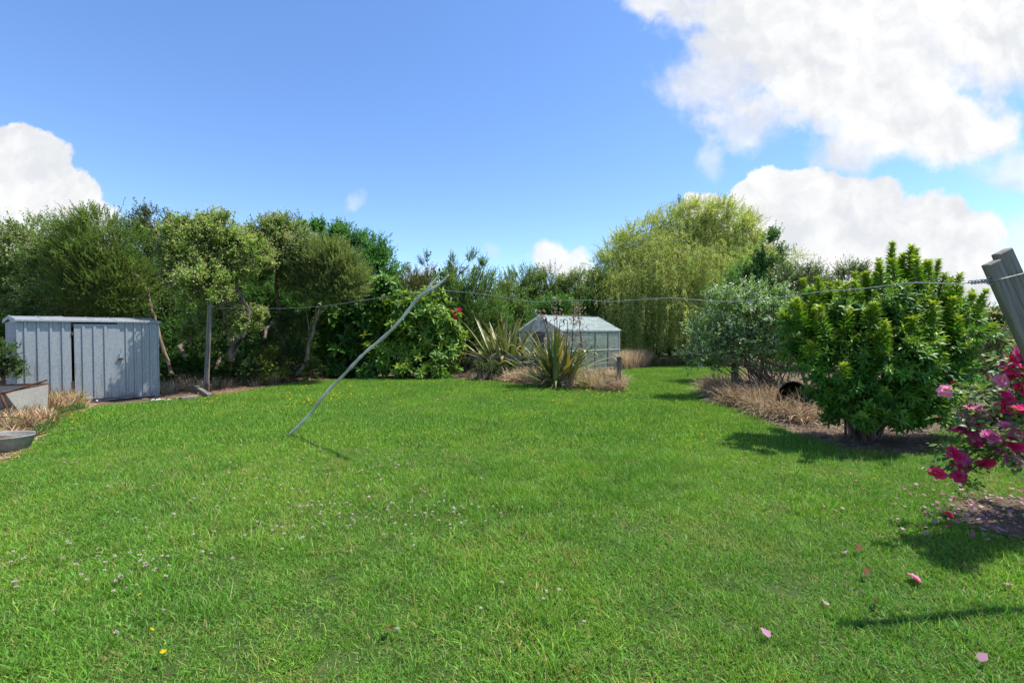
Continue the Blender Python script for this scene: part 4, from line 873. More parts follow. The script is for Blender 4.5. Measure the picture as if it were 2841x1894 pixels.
# upward sprigs on top
top_l = [(x, y - 6, 34, 22, dy) for x, y in ((1660, 765), (1678, 715), (1708, 675), (1750, 645), (1800, 618), (1850, 598), (1900, 580), (1950, 570), (2000, 572), (2042, 592), (2080, 622), (2110, 660), (2130, 705)) for dy in (-1.0, .8)] + [(2195, 690, 22, 10), (2165, 715, 20, 14)]
foliage('crown_top', will, top_l, 25.2, 2400, 16, .12, .028, [(.36, .41, .12), (.42, .46, .14), (.29, .37, .11)], 'willow', tl=.55, up=.35, spread=.4, rand=.7, clump=.6, shell=.3)
m_ = MB(); p = at(1886, 570, 25.2); m_.tube(wob(p, at(1882, 538, 25.2), 5, .1), .012, 4); m_.build('sprig', M['bark_pale'], will)
V_ = foliage('sprig_leaves', will, [(1884, 545, 9, 12)], 25.2, 26, 12, .1, .024, [(.10, .14, .04)], 'willow', tl=.4, up=.9)
# ---- bushes right of the opening
tree('shrub', 'upright fresh green bush standing before the willow', 'shrub', 2110, 14.5, [(2132, 695, 24, 50), (2130, 765, 42, 45), (2075, 780, 50, 42), (2030, 830, 45, 40), (2150, 850, 60, 55), (2080, 870, 70, 50), (2100, 950, 80, 70)], 2600, 12, .075, .045, [(.07, .165, .04), (.095, .20, .055), (.055, .13, .032)], tl=.35, limb_r=.045)
tree('shrub', 'grey green olive leaved shrub behind the broad evergreen', 'shrub', 2240, 12.6, [(2200, 800, 40, 55), (2235, 770, 40, 45), (2250, 850, 60, 80), (2340, 755, 40, 25), (2380, 770, 35, 30), (2250, 950, 70, 60)], 2400, 12, .055, .026, [(.13, .17, .09), (.16, .20, .11), (.10, .14, .07)], tl=.3, limb_r=.04)
ob = tree('flowering_bush', 'open branched bush dotted with white blossom by the low rail fence', 'bush', 2150, 11.0,
     [(2060, 890, 75, 55), (1985, 935, 65, 50), (2130, 880, 70, 65), (2060, 970, 85, 45), (1955, 985, 55, 30), (2160, 980, 60, 50), (2190, 920, 60, 70), (1920, 1000, 30, 16), (2010, 870, 55, 45), (2100, 835, 60, 40), (2190, 1020, 50, 40)], 2600, 11, .06, .036, [(.18, .29, .11), (.22, .33, .14), (.13, .23, .08)],
     bl=(4, .04, (.74, .76, .68), .40, .03), tl=.28, rand=.8, limb_r=.03, spread=.6, clump=.42)
m_ = MB(); bb = at_base(2150, 11.0)
for _ in range(40):
    e = at(rng.uniform(1900, 2230), rng.uniform(860, 1010), 11.0 + rng.normal() * .5); m_.tube(wob(bb + rng.normal(size=3) * (.2, .2, 0), e, 7, .22), list(np.linspace(.018, .004, 7)), 4, False)
m_.build('branches', M['bark'], ob)['kind'] = 'stuff'
for (px, py) in ((1876, 1040), (1868, 1030), (1885, 1045), (1995, 1050), (2010, 1058)):
    pass
tree('flowering_bush', 'tangled green hedge bush with pinkish seed heads beyond the rose', 'bush', 2780, 11.5, [(2700, 955, 70, 40), (2790, 985, 70, 50), (2860, 975, 80, 60), (2660, 1000, 70, 60), (2760, 1040, 90, 70), (2850, 1050, 90, 80)], 2600, 11, .055, .026, [(.06, .11, .035), (.085, .135, .05), (.11, .13, .06)], bl=(4, .04, (.40, .30, .24), .25, .05, 'straw'), tl=.28, limb_r=.03)
el = tree('elder_bush', 'elder bush with flat cream flower heads in front of the grey house', 'bush', 2730, 12.5, [(2700, 900, 50, 26), (2760, 890, 40, 30), (2725, 880, 35, 25), (2730, 960, 60, 60)], 700, 11, .08, .045, [(.075, .13, .03), (.10, .16, .04)], tl=.3, limb_r=.03)
for px, py in ((2690, 872), (2745, 866), (2735, 858), (2768, 868), (2790, 878), (2775, 872), (2740, 885), (2785, 888), (2715, 880)):
    c = at(px, py, 12.1); q = c + rng.normal(size=(70, 3)) * (.09, .09, .02); V, f = pieces(q, rnd_dir(70), unit(UP + .4 * rnd_dir(70)), .04, .04, 'q'); np_mesh('flower_head', V, f, jit((.72, .68, .42), 70, .08), M['petal'], el)
tree('hedge_tree', 'hedge bush continuing past the leaning clothesline post', 'bush', 3000, 12, [(3000, 940, 130, 70), (3050, 1040, 150, 90)], 1200, 11, .06, .03, MIDG, tl=.3)

# ---- broad evergreen shrub
tb_ = gp(2392, 1216); ev = empty('evergreen_shrub', tb_, 'broad bushy evergreen shrub with pointed leaves standing in the mulch', 'shrub')
trunk(ev, [(2395, 1224), (2388, 1190), (2360, 1130), (2330, 1060)], 6.85, .07, .035); trunk(ev, [(2400, 1222), (2420, 1180), (2440, 1110), (2460, 1020)], 6.85, .075, .04); trunk(ev, [(2405, 1222), (2435, 1195), (2500, 1120), (2540, 1040)], 6.9, .06, .03)
m_ = MB(); s0 = gp(2370, 1218); m_.tube([s0, s0 + (-.01, 0, .32)], .012, 7); m_.build('stake', M['alu'], ev)
evl = [(2235, 835, 42, 36), (2290, 830, 40, 32), (2490, 800, 50, 45), (2560, 825, 45, 42), (2620, 850, 45, 38), (2690, 880, 40, 26), (2400, 850, 65, 48), (2230, 890, 60, 55, -.1), (2330, 890, 80, 70, -.3), (2470, 880, 100, 80, -.4), (2590, 900, 80, 70, -.2), (2680, 920, 50, 45),
       (2230, 980, 55, 55, -.2), (2330, 1000, 90, 80, -.6), (2470, 1000, 110, 90, -.8), (2590, 1010, 90, 90, -.5), (2640, 1050, 50, 60), (2300, 1090, 60, 50, -.4), (2420, 1100, 90, 55, -.7), (2540, 1115, 100, 55, -.6), (2600, 1155, 65, 40, -.3), (2500, 1150, 80, 40, -.3), (2400, 1160, 55, 34, -.9), (2330, 1120, 65, 50, -.4), (2350, 1120, 40, 45, -.6)]
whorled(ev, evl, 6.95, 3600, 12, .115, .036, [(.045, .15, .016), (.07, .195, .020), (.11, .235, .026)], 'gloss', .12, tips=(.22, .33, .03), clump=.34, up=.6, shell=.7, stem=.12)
# the upright leafy shoots that break the outline
shoots = [((2240, 860), (2228, 775)), ((2275, 850), (2268, 770)), ((2310, 860), (2300, 785)), ((2470, 800), (2474, 674)), ((2520, 800), (2528, 684)), ((2440, 810), (2440, 720)), ((2560, 800), (2540, 720)), ((2590, 830), (2604, 722)), ((2570, 820), (2575, 745)), ((2640, 850), (2664, 762)), ((2620, 840), (2640, 775)), ((2690, 890), (2738, 806)), ((2680, 880), (2700, 815)), ((2400, 850), (2398, 760)), ((2350, 860), (2345, 790)), ((2195, 900), (2165, 868)), ((2190, 980), (2160, 985)), ((2700, 930), (2760, 900))]
SPt, SDd = [], []
for k_ in range(64):
    x_ = rng.uniform(2190, 2700); edge = 880 - 105 * math.exp(-((x_ - 2500) / 130) ** 2) if k_ < 34 else rng.uniform(860, 1060)
    shoots.append(((x_, edge), (x_ + rng.normal(0, 10) + (x_ - 2450) * .07, edge - rng.uniform(45, 85))))
for (x0, y0), (x1, y1) in shoots:
    yy = 6.75 + rng.normal() * .35 if y0 < 890 else 5.75 + rng.normal() * .2 + abs(x0 - 2450) * .0025
    p0, p1 = at(x0, y0, yy), at(x1, y1, yy + rng.normal() * .05)
    m_ = MB(); pth = wob(p0, p1, 6, .08); m_.tube(pth, list(np.linspace(.012, .004, 6)), 5, False); m_.build('shoot', M['bark'], ev)
    L_ = np.linalg.norm(p1 - p0); nl = int(L_ * 210)
    for i in range(nl):
        t = i / nl; b_ = p0 + (p1 - p0) * t; a_ = i * 2.4; ax_ = unit(p1 - p0); r1_ = unit(np.cross(ax_, (0.2, 1, .1))); r2_ = np.cross(ax_, r1_)
        SPt.append((*b_, t)); SDd.append((r1_ * math.cos(a_) + r2_ * math.sin(a_)) * .85 + ax_ * (.35 + .5 * t))
SPt = np.array(SPt); SDd = np.array(SDd); tt = SPt[:, 3:4]
V, f = pieces(SPt[:, :3], SDd + rnd_dir(len(SDd)) * .15, unit(UP + .4 * rnd_dir(len(SDd))), .12 * (1.1 - .45 * tt[:, 0]), .034, 'l')
cA = jit((.085, .21, .022), len(tt), .2); cB = jit((.28, .36, .035), len(tt), .2)
sf = np_mesh('shoot_leaves', V, f, cA * (1 - tt ** 1.5) + cB * tt ** 1.5, M['gloss'], ev, smooth=True); sf['kind'] = 'stuff'
# ------------------------------------------------------------------ flax
def blade_mesh(p0, az, el, L_, w_, droop, nseg=7, fold=None, twist=0.0):
    """a long folded strap leaf"""
    pts = []; p = np.array(p0, float); e = el
    for i in range(nseg + 1):
        pts.append(p.copy()); d = np.array((math.cos(az) * math.cos(e), math.sin(az) * math.cos(e), math.sin(e))); p = p + d * L_ / nseg
        t = (i + 1) / nseg
        if fold and t > fold[0]: e = max(e - fold[1], -1.45)
        else: e -= droop * t / nseg * 2
    vs = []; sd = np.array((-math.sin(az), math.cos(az), 0))
    for i, q in enumerate(pts):
        t = i / nseg; w = w_ * (.55 + .45 * min(1, t * 4)) * (1 - max(0, (t - .45) / .55) ** 1.6) + .001
        ti = twist * t; s2 = sd * math.cos(ti) + UP * math.sin(ti) * .7
        tg = pts[min(i+1, nseg)] - pts[max(i-1, 0)]; nn = np.cross(sd, tg); nn = nn / (np.linalg.norm(nn) + 1e-9)
        vs += [q + s2 * w / 2 + nn * w * .18, q, q - s2 * w / 2 + nn * w * .18]
    fs = []
    for i in range(nseg): a = 3 * i; fs += [(a, a+1, a+4, a+3), (a+1, a+2, a+5, a+4)]
    return np.array(vs), fs
def flax(label, base, n, Lm, wk, seed, extra=()):
    r = np.random.default_rng(seed); o = empty('flax_clump', base, label, 'flax')
    b0_ = np.array(base)
    spec = []
    for i in range(n):
        az = r.uniform(0, 6.283); up_ = r.random() ** .7; el = .42 + up_ * .98 + r.normal() * .05
        spec.append((b0_ + r.normal(size=3) * (.2, .2, 0) + (0, 0, .0), az, min(1.5, el), Lm * r.uniform(.65, 1.1), wk * r.uniform(.065, .11), r.uniform(.2, 1.1) * (1.35 - up_), (r.uniform(.5, .8), r.uniform(.5, 1.2)) if r.random() < .14 else None, r.random()))
    for s in extra: spec.append((b0_ + np.array((0, 0, .05)), *s, .5))
    for p0, az, el, L_, w_, dr_, fold, rr in spec:
        vs, fs = blade_mesh(p0, az, el, L_, w_, dr_, fold=fold, twist=(rr - .5) * 1.2)
        q = rr * 3.7 % 1.0
        c0 = np.array((.105, .145, .042)) if q < .35 else np.array((.155, .195, .06)) if q < .7 else np.array((.25, .265, .11)) if q < .88 else np.array((.44, .33, .08))
        if el < .35: c0 = np.array((.17, .17, .06)) if q < .6 else np.array((.30, .24, .09))
        t = np.repeat(np.arange(len(vs) // 3) / (len(vs) // 3 - 1), 3)[:, None]; tipc = np.array((.20, .13, .05))
        cc = c0 * (1 - t ** 6) + tipc * t ** 6; edge = np.tile([1.15, .8, 1.15], len(vs) // 3)[:, None]
        np_mesh('leaf', vs[None], fs, (cc * edge)[None], M['flax'], o, smooth=False)
    return o
f2b = gp(1545, 1068); f2b = np.array((1.30, 13.2, 0))
fx = flax('big flax clump with strap leaves and dark seed stalks before the greenhouse', f2b, 105, 2.05, 1.0, 11,
     extra=[(3.3, .22, 1.15, .07, .5, None), (3.0, .12, 1.25, .06, .3, None), (3.6, .3, .9, .06, .9, None), (-2.3, .25, .85, .07, 1.1, None), (-1.9, .3, .75, .07, 1.4, None), (-1.2, .35, .8, .07, 1.5, None), (-.9, .3, 1.0, .07, 1.2, None), (-2.7, .2, 1.1, .07, .9, None), (3.14, .35, 1.3, .05, .7, None), (-2.0, .1, .8, .05, .9, None), (-1.55, .2, .7, .04, 1.6, None), (-2.5, .35, 1.0, .05, 1.4, None), (2.9, .45, 1.5, .07, .9, None), (3.4, .5, 1.6, .08, 1.0, None), (-2.9, .4, 1.3, .07, 1.1, None), (-.4, .5, 1.3, .07, 1.0, None), (.1, .45, 1.2, .07, .9, None), (-1.7, .5, 1.0, .07, 1.5, None), (-2.1, .55, 1.1, .07, 1.4, None)])
f1b = np.array((-.30, 16.6, 0)); fx1 = flax('smaller flax clump growing up behind the low board fence', f1b, 110, 2.5, 1.3, 23)
vs, fs = blade_mesh(np.array((.28, 15.3, .75)), -2.6, 1.1, 1.05, .06, 1.0, fold=(.35, .75)); np_mesh('leaf', vs[None], fs, np.tile((.36, .28, .04), (len(vs), 1))[None], M['flax'], fx1)
vs, fs = blade_mesh(np.array((.45, 15.2, .7)), -2.2, 1.2, 1.0, .06, 1.0, fold=(.3, .7)); np_mesh('leaf', vs[None], fs, np.tile((.33, .29, .06), (len(vs), 1))[None], M['flax'], fx1)
stalks = [((1548, 1010), (1520, 930), (1503, 870), True, 920), ((1566, 1000), (1575, 900), (1566, 885), False, 0), ((1580, 1000), (1590, 900), (1591, 840), True, 870), ((1530, 990), (1545, 910), (1540, 830), True, 870), ((1610, 990), (1608, 910), (1605, 865), True, 900), ((1520, 960), (1518, 905), (1516, 880), False, 0)]
for k_, (a_, b_, c_, pods, py_lo) in enumerate(stalks):
    Yk = 13.2 + rng.uniform(-.15, .15); path = smooth_path([f2b + rng.normal(size=3) * (.08, .08, 0) + (0, 0, .3), at(*a_, Yk), at(*b_, Yk), at(*c_, Yk)], 5)
    m_ = MB(); m_.tube(path, list(np.linspace(.017, .008, len(path))), 6, False)
    if not pods: m_.tube([path[-1], path[-1] + (-.03, 0, -.06), path[-1] + (.0, 0, -.16)], [.02, .024, .008], 6)
    s_ = m_.build('flower_stalk', solid_mat('dark_stalk', (.025, .018, .014), (.06, .045, .035), 20, .8) if k_ == 0 else s_.data.materials[0], fx)
    if pods:
        n_ = 90; i = rng.integers(int(len(path) * .55), len(path), n_); P = np.array(path)[i] + rng.normal(size=(n_, 3)) * (.09, .09, .06)
        V, f = pieces(P, unit(rnd_dir(n_) + UP * .3), rnd_dir(n_), .12 * rng.uniform(.6, 1.2, n_), .04, 'q'); h_ = np_mesh('seed_pods', V, f, jit((.36, .26, .21), n_, .25), M['straw'], s_, shift=False)
        h_.data.transform(Matrix.Translation(-fx.location)); h_['kind'] = 'stuff'

# ------------------------------------------------------------------ straw, weeds, mulch litter
def straw_patch(name, label, cat, P, k, L0, L1, W_, cols, lean=(1.1, .35), mat='straw', flop=None):
    n = len(P); si = np.repeat(np.arange(n), k); m = n * k
    az = rng.uniform(0, 6.283, m); el = np.clip(rng.normal(*lean, m), .03, 1.54)
    if flop is not None: az = np.where(rng.random(m) < .6, flop + rng.normal(0, .5, m), az)
    D = np.stack((np.cos(az) * np.cos(el), np.sin(az) * np.cos(el), np.sin(el)), 1)
    q = P[si] + rng.normal(size=(m, 3)) * (.045, .045, 0)
    V, f = pieces(q, D, unit(UP + .7 * rnd_dir(m)), rng.uniform(L0, L1, m), W_ * rng.uniform(.6, 1.4, m), 's')
    o = np_mesh(name, V, f, leafcol(cols, n, si, rng.random(m), .2), M[mat]); return tag(o, label, cat, kind='stuff')
def poly_pts(n, poly):
    poly = np.array([p[:2] for p in poly]); P = []
    lo, hi = poly.min(0), poly.max(0)
    while sum(map(len, P)) < n:
        q = np.stack((rng.uniform(lo[0], hi[0], n), rng.uniform(lo[1], hi[1], n), np.zeros(n)), 1); P.append(q[inside(q, poly)])
    return np.concatenate(P)[:n]
STRAW = [(.50, .38, .25), (.62, .50, .34), (.36, .27, .18), (.44, .31, .20)]
REDW = [(.26, .12, .06), (.34, .20, .09), (.40, .27, .13), (.16, .14, .05)]
straw_patch('dry_grass', 'bleached dry grass around the foot of the big flax', 'dry grass', poly_pts(330, [gp(1400, 1062), gp(1480, 1068), gp(1600, 1080), gp(1724, 1087), gp(1712, 1066), gp(1600, 1060), gp(1480, 1058)]), 34, .2, .62, .012, STRAW + [(.30, .30, .10)], (.95, .4))
straw_patch('dry_grass', 'pale dead leaves hanging beside the big flax stalks', 'dry grass', f2b + np.array((.32, -.1, .0)) + rng.normal(size=(26, 3)) * (.08, .06, 0), 22, .3, .8, .012, STRAW, (1.25, .2))
straw_patch('dry_grass', 'tall bleached grass beside the greenhouse end wall', 'dry grass', poly_pts(110, [gp(1722, 1026), gp(1800, 1016), gp(1800, 1010), gp(1725, 1016)]), 28, .35, .95, .014, STRAW, (1.2, .25))
straw_patch('dry_grass', 'long collapsed straw along the rail fence under the flowering bush', 'dry grass', poly_pts(300, [gp(1962, 1106), gp(2060, 1140), gp(2160, 1170), gp(2260, 1180), gp(2300, 1140), gp(2200, 1100), gp(2040, 1085)]), 26, .25, .7, .011, [(.34, .26, .17), (.44, .35, .24), (.26, .19, .12), (.36, .25, .15)], (.55, .4), flop=-2.2)
straw_patch('dry_grass', 'straw clump spilling over the lawn at the rail fence end', 'dry grass', poly_pts(60, [gp(1965, 1090), gp(2010, 1110), gp(2045, 1112), gp(2035, 1090)]), 30, .3, .8, .011, STRAW, (.6, .35), flop=3.6)
straw_patch('dry_grass', 'straw tufts along the bed edge beside the timber post', 'dry grass', np.concatenate([poly_pts(40, [gp(445, 1092), gp(560, 1090), gp(560, 1070), gp(450, 1075)]), poly_pts(70, [gp(590, 1082), gp(770, 1070), gp(770, 1050), gp(600, 1062)])]), 16, .12, .45, .009, STRAW + [(.12, .19, .04), (.30, .20, .12)], (1.05, .4))
straw_patch('dry_grass', 'dry grass clumps in front of the shed wall', 'dry grass', poly_pts(120, [gp(85, 1150), gp(160, 1140), gp(235, 1122), gp(230, 1116), gp(150, 1120), gp(95, 1130)]), 22, .12, .45, .009, STRAW + REDW + [(.20, .26, .06)], (.95, .45))
straw_patch('weeds', 'rusty red and straw coloured weeds between the tray and the wash tub', 'weeds', poly_pts(330, [gp(-60, 1262), gp(20, 1225), gp(95, 1195), gp(140, 1170), gp(110, 1150), gp(20, 1150), gp(-60, 1170)]), 24, .06, .3, .012, REDW + REDW + STRAW + [(.10, .16, .04)], (.9, .45))
straw_patch('weeds', 'low green weeds at the lawn edge beside the wash tub', 'weeds', poly_pts(220, [gp(100, 1215), gp(150, 1165), gp(240, 1128), gp(160, 1150), gp(95, 1190)]), 22, .05, .17, .012, [(.06, .13, .02), (.09, .15, .03), (.13, .15, .05)], (.8, .4), 'leaf')
straw_patch('weeds', 'dry stalks and green sprigs along the foot of the board fence', 'weeds', poly_pts(160, [gp(1290, 1052), gp(1400, 1060), gp(1470, 1062), gp(1460, 1050), gp(1300, 1044)]), 22, .08, .34, .009, STRAW + [(.10, .14, .04)], (1.1, .4))
straw_patch('weeds', 'red brown weeds and leaf litter under the trees', 'weeds', poly_pts(260, [gp(440, 1095), gp(700, 1072), gp(900, 1050), gp(880, 1042), gp(640, 1050), gp(440, 1070)]), 14, .05, .2, .012, REDW + [(.06, .10, .03)], (.7, .5))
straw_patch('weeds', 'tangled grass below the willow at the far edge of the lawn', 'weeds', poly_pts(240, [gp(1800, 1014), gp(2045, 1018), gp(2045, 1010), gp(1800, 1008)]), 22, .15, .5, .014, [(.12, .14, .04), (.26, .18, .10), (.08, .12, .03)], (1.2, .35))
# flat litter on the mulch
def litter(n, poly, L0, L1, cols, label):
    P = poly_pts(n, poly); P[:, 2] = rng.uniform(-.012, .03, n)
    az = rng.uniform(0, 6.283, n); D = np.stack((np.cos(az), np.sin(az), rng.normal(0, .18, n)), 1)
    V, f = pieces(P, D, unit(UP + .5 * rnd_dir(n)), rng.uniform(L0, L1, n), rng.uniform(.004, .009, n), 'b')
    tag(np_mesh('straw_litter', V, f, leafcol(cols, n, np.arange(n), rng.random(n), .25), M['straw']), label, 'straw', kind='stuff')
MUL = [(.26, .19, .13), (.34, .26, .18), (.18, .13, .09), (.12, .085, .06)]
litter(26000, [gp(1955, 1108), gp(2080, 1152), gp(2180, 1203), gp(2300, 1242), gp(2420, 1266), gp(2530, 1268), gp(2630, 1243), gp(2640, 1190), gp(2500, 1150), gp(2300, 1120), gp(2050, 1085)], .05, .22, MUL, 'flattened straw mulch under the broad evergreen shrub')
litter(9000, [gp(440, 1112), gp(600, 1099), gp(800, 1067), gp(920, 1054), gp(900, 1046), gp(640, 1062), gp(440, 1085)], .06, .25, [(.30, .20, .13), (.38, .27, .17), (.2, .12, .08)], 'brown straw litter along the bed below the trees')
litter(9000, [gp(-40, 1300), gp(60, 1264), gp(150, 1175), gp(262, 1132), gp(240, 1112), gp(100, 1135), gp(-40, 1180)], .04, .2, REDW + STRAW, 'brown litter around the wash tub and tray')
litter(7000, [gp(1280, 1056), gp(1450, 1069), gp(1600, 1083), gp(1735, 1088), gp(1730, 1060), gp(1500, 1050), gp(1290, 1046)], .05, .22, STRAW, 'bleached straw litter under the flax clumps')
rc = np.array((ROSE_C[0], ROSE_C[1], .006))
m_ = MB(); m_.add([rc + (1.0 * math.cos(a) * (1 + .1 * math.sin(3 * a)), .6 * math.sin(a) * (1 + .12 * math.sin(4 * a)), 0) for a in np.linspace(0, 6.283, 33)[:-1]], [tuple(range(32))])
tag(m_.build('rose_bed', M['mulch']), 'bare brown earth under the pink rose bush', 'bed', kind='structure')
litter(2500, [rc + (1.1 * math.cos(a), .66 * math.sin(a), 0) for a in np.linspace(0, 6.283, 17)[:-1]], .02, .08, MUL, 'dry brown litter under the pink rose bush')
# dry twigs by the fence, bits of rubbish in the weeds
m_ = MB(); t0 = gp(1335, 1058)
for _ in range(12): m_.tube(wob(t0 + rng.normal(size=3) * (.12, .05, 0), t0 + (rng.uniform(-.25, .5), rng.uniform(-.1, .2), rng.uniform(.4, .95)), 5, .2), [.016, .013, .01, .008, .005], 5)
tag(m_.build('dead_twigs', M['bark_pale'], None), 'bundle of bleached dead twigs by the board fence', 'twigs', kind='stuff')
tree('shrub', 'low green bush in front of the board fence', 'shrub', 1390, 15.0, [(1350, 1022, 22, 13), (1385, 1020, 24, 15), (1330, 1026, 18, 12)], 420, 11, .06, .032, [(.065, .115, .03), (.09, .14, .04)], tl=.16, limb_r=.01)
tree('shrub', 'low bush beside the flax spilling over the board fence', 'shrub', 1420, 14.9, [(1412, 1022, 18, 15)], 200, 11, .06, .03, [(.055, .105, .03), (.08, .13, .04)], tl=.15, limb_r=.01)
for px, py, s_ in ((42, 1160, .05), (45, 1173, .04), (55, 1162, .035), (2, 1178, .05)):
    p = gp(px, py, .12); m_ = MB(); q = rnd_dir(12) * s_ * (1, .5, 1); bm = bmesh.new(); [bm.verts.new(tuple(v + p)) for v in q]; bmesh.ops.convex_hull(bm, input=bm.verts[:])
    me = bpy.data.meshes.new('scrap'); bm.to_mesh(me); bm.free(); me.materials.append(bpy.data.materials['pale_blue_tin']); tag(link(bpy.data.objects.new('tin_scrap', me)), 'pale blue scrap caught among the rusty weeds', 'scrap', 'pale scraps in the weeds')
p = gp(1648, 1074) + np.array((0, .25, .17)); m_ = MB(); bm = bmesh.new(); [bm.verts.new(tuple(v * (.13, .1, .2) + p)) for v in rnd_dir(20)]; bmesh.ops.convex_hull(bm, input=bm.verts[:]); me = bpy.data.meshes.new('rock'); bm.to_mesh(me); bm.free(); me.materials.append(M['concrete'])
tag(link(bpy.data.objects.new('rock', me)), 'grey lump of rock standing in straw beside the flax', 'rock')

# ------------------------------------------------------------------ rose bush
rb0 = np.array((4.75, 3.85, 0)); rose = empty('rose_bush', rb0, 'arching rose bush with bright pink double flowers dropping petals', 'rose bush')
def rose_flower(c1, c2, seed):
    r = np.random.default_rng(seed); P, D, N, L_, W_, C = [], [], [], [], [], []
    for ring, (n, e, rad, l, w) in enumerate(((6, .15, .010, .046, .046), (7, .45, .009, .042, .042), (6, .85, .006, .036, .036), (5, 1.15, .003, .03, .03), (3, 1.4, .0, .024, .024))):
        for j in range(n):
            a = 6.283 * j / n + ring * .5 + r.normal() * .12; e_ = e + r.normal() * .12
            P.append((rad * math.cos(a), rad * math.sin(a), .002 * ring)); D.append((math.cos(a) * math.cos(e_), math.sin(a) * math.cos(e_), math.sin(e_)))
            N.append((-math.cos(a) * math.sin(e_), -math.sin(a) * math.sin(e_), math.cos(e_))); L_.append(l * r.uniform(.85, 1.15)); W_.append(w * r.uniform(.9, 1.2))
            t = r.random() * .5 + (0.0 if ring < 2 else .4); C.append(np.array(c1) * (1 - t) + np.array(c2) * t)
    T = 'l'; V, f = pieces(np.array(P), np.array(D), np.array(N), np.array(L_), np.array(W_), T)
    V = V + r.normal(size=V.shape) * .0022
    return np_mesh('flower', V, f, jit(np.array(C), len(C), .1, .04), M['petal'], 'none', shift=False, smooth=True).data
PINK = ((.88, .36, .56), (.92, .50, .66)); HOT = ((.92, .05, .18), (.90, .08, .27)); MAU = ((.75, .16, .42), (.82, .30, .55)); DEEP = ((.80, .04, .24), (.85, .09, .34))
fl = [rose_flower(*c, i) for i, c in enumerate((PINK, HOT, MAU, DEEP, PINK, HOT, MAU, DEEP))]
FP = [(2622, 1085, 0), (2838, 995, 1), (2824, 978, 2), (2805, 1000, 1), (2794, 1016, 2), (2796, 1038, 1), (2776, 1055, 0), (2810, 1020, 3), (2703, 1143, 0), (2690, 1138, 4), (2681, 1156, 0), (2720, 1158, 4), (2698, 1181, 1), (2712, 1178, 1), (2739, 1173, 2), (2730, 1162, 0), (2668, 1195, 3), (2709, 1225, 3), (2698, 1208, 2), (2750, 1210, 2),
      (2791, 1186, 2), (2794, 1156, 2), (2818, 1198, 6), (2832, 1210, 1), (2840, 1200, 5), (2775, 1241, 2), (2646, 1258, 7), (2665, 1269, 2), (2672, 1276, 6), (2666, 1294, 3), (2599, 1313, 1), (2659, 1321, 3), (2736, 1283, 7), (2809, 1277, 6), (2788, 1126, 3), (2791, 1099, 3), (2798, 1112, 6), (2784, 1180, 3), (2690, 1166, 4), (2735, 1180, 0), (2830, 1140, 3), (2835, 1080, 1), (2780, 1216, 3), (2820, 1240, 7), (2850, 1040, 1), (2865, 1120, 2), (2860, 1220, 1), (2880, 980, 0), (2900, 1180, 3)]
fpos = []
for i, (px, py, k_) in enumerate(FP):
    Yf = 3.36 + (rng.normal() * .10 if px > 2740 else .12); p = at(px, py, Yf); fpos.append(p)
    o = bpy.data.objects.new('flower', fl[k_]); o.parent = rose; col.objects.link(o); o.location = Vector(p) - rose.location
    d = Vector((rng.normal() * .5 - .25, -.7 + rng.normal() * .25, .6 + rng.normal() * .4)); o.rotation_euler = d.to_track_quat('Z', 'Y').to_euler(); s_ = rng.uniform(1.0, 1.3); o.scale = (s_,) * 3
RLP, RLD = [], []
def cane(pts, r0, r1):
    q = smooth_path(pts, 6); m_ = MB(); m_.tube(q, list(np.linspace(r0, r1, len(q))), 6, False); m_.build('cane', M['cane'], rose, smooth=True)
    q = np.array(q)
    for i in range(6, len(q)):
        for _ in range(2 if q[i][0] > rb0[0] - .7 or rng.random() < .5 else 0):
            RLP.append(q[i] + rng.normal(size=3) * .03); RLD.append(rnd_dir(1)[0] + UP * .1)
M['cane'] = solid_mat('rose_cane', (.06, .06, .03), (.13, .11, .05), 20, .6)
for p in fpos:
    mid = rb0 + (p - rb0) * .5 + UP * (.35 + .2 * rng.random()) + rng.normal(size=3) * .08
    if p[2] < .55: mid[2] = max(.42, p[2] + .2)
    cane([rb0 + rng.normal(size=3) * (.06, .06, 0), mid, p + (p - mid) * -.08, p], .011, .004)
for _ in range(15):
    e = rb0 + np.array((rng.uniform(-.6, .6), rng.uniform(-.2, .6), rng.uniform(.5, 1.45))); cane([rb0 + rng.normal(size=3) * (.07, .07, 0), rb0 + (e - rb0) * .5 + UP * .25, e], .011, .003)
for px, py in ((2741, 1055), (2640, 1068), (2602, 1162), (2645, 1064)):
    p = at(px, py, 3.8); cane([rb0 + (-.2, 0, .8), (p + rb0 + (-.2, 0, .9)) / 2, p], .006, .003)
RLP = np.array(RLP); RLD = np.array(RLD)
# five leaflets to a leaf
n_ = len(RLP); lf = np.repeat(np.arange(n_), 5); ang = np.tile([0, .9, -.9, 1.2, -1.2], n_); offk = np.tile([1, .62, .62, .28, .28], n_)
Dm = unit(RLD); Nm = unit(UP + .5 * rnd_dir(n_)); Sm = unit(np.cross(Dm, Nm)); Lr = .105 * rng.uniform(.7, 1.2, n_)
q = RLP[lf] + Dm[lf] * (offk * Lr[lf])[:, None]; Dl = Dm[lf] * np.cos(ang)[:, None] + Sm[lf] * np.sin(ang)[:, None]
ll = .042 * rng.uniform(.75, 1.2, len(lf)); cl = leafcol([(.06, .15, .045), (.09, .19, .055), (.15, .22, .05), (.21, .22, .045)], n_, lf, rng.random(len(lf)), .2)
score = -q[:, 1] + rng.random(len(q)) * .4; order = np.argsort(-score); own, rest = order[:300], order[300:]
V, f = pieces(q[rest], Dl[rest], Nm[lf][rest], ll[rest], ll[rest] * .62, 'l'); rf = np_mesh('foliage', V, f, cl[rest], M['gloss'], rose, smooth=True); rf['kind'] = 'stuff'
protos = []
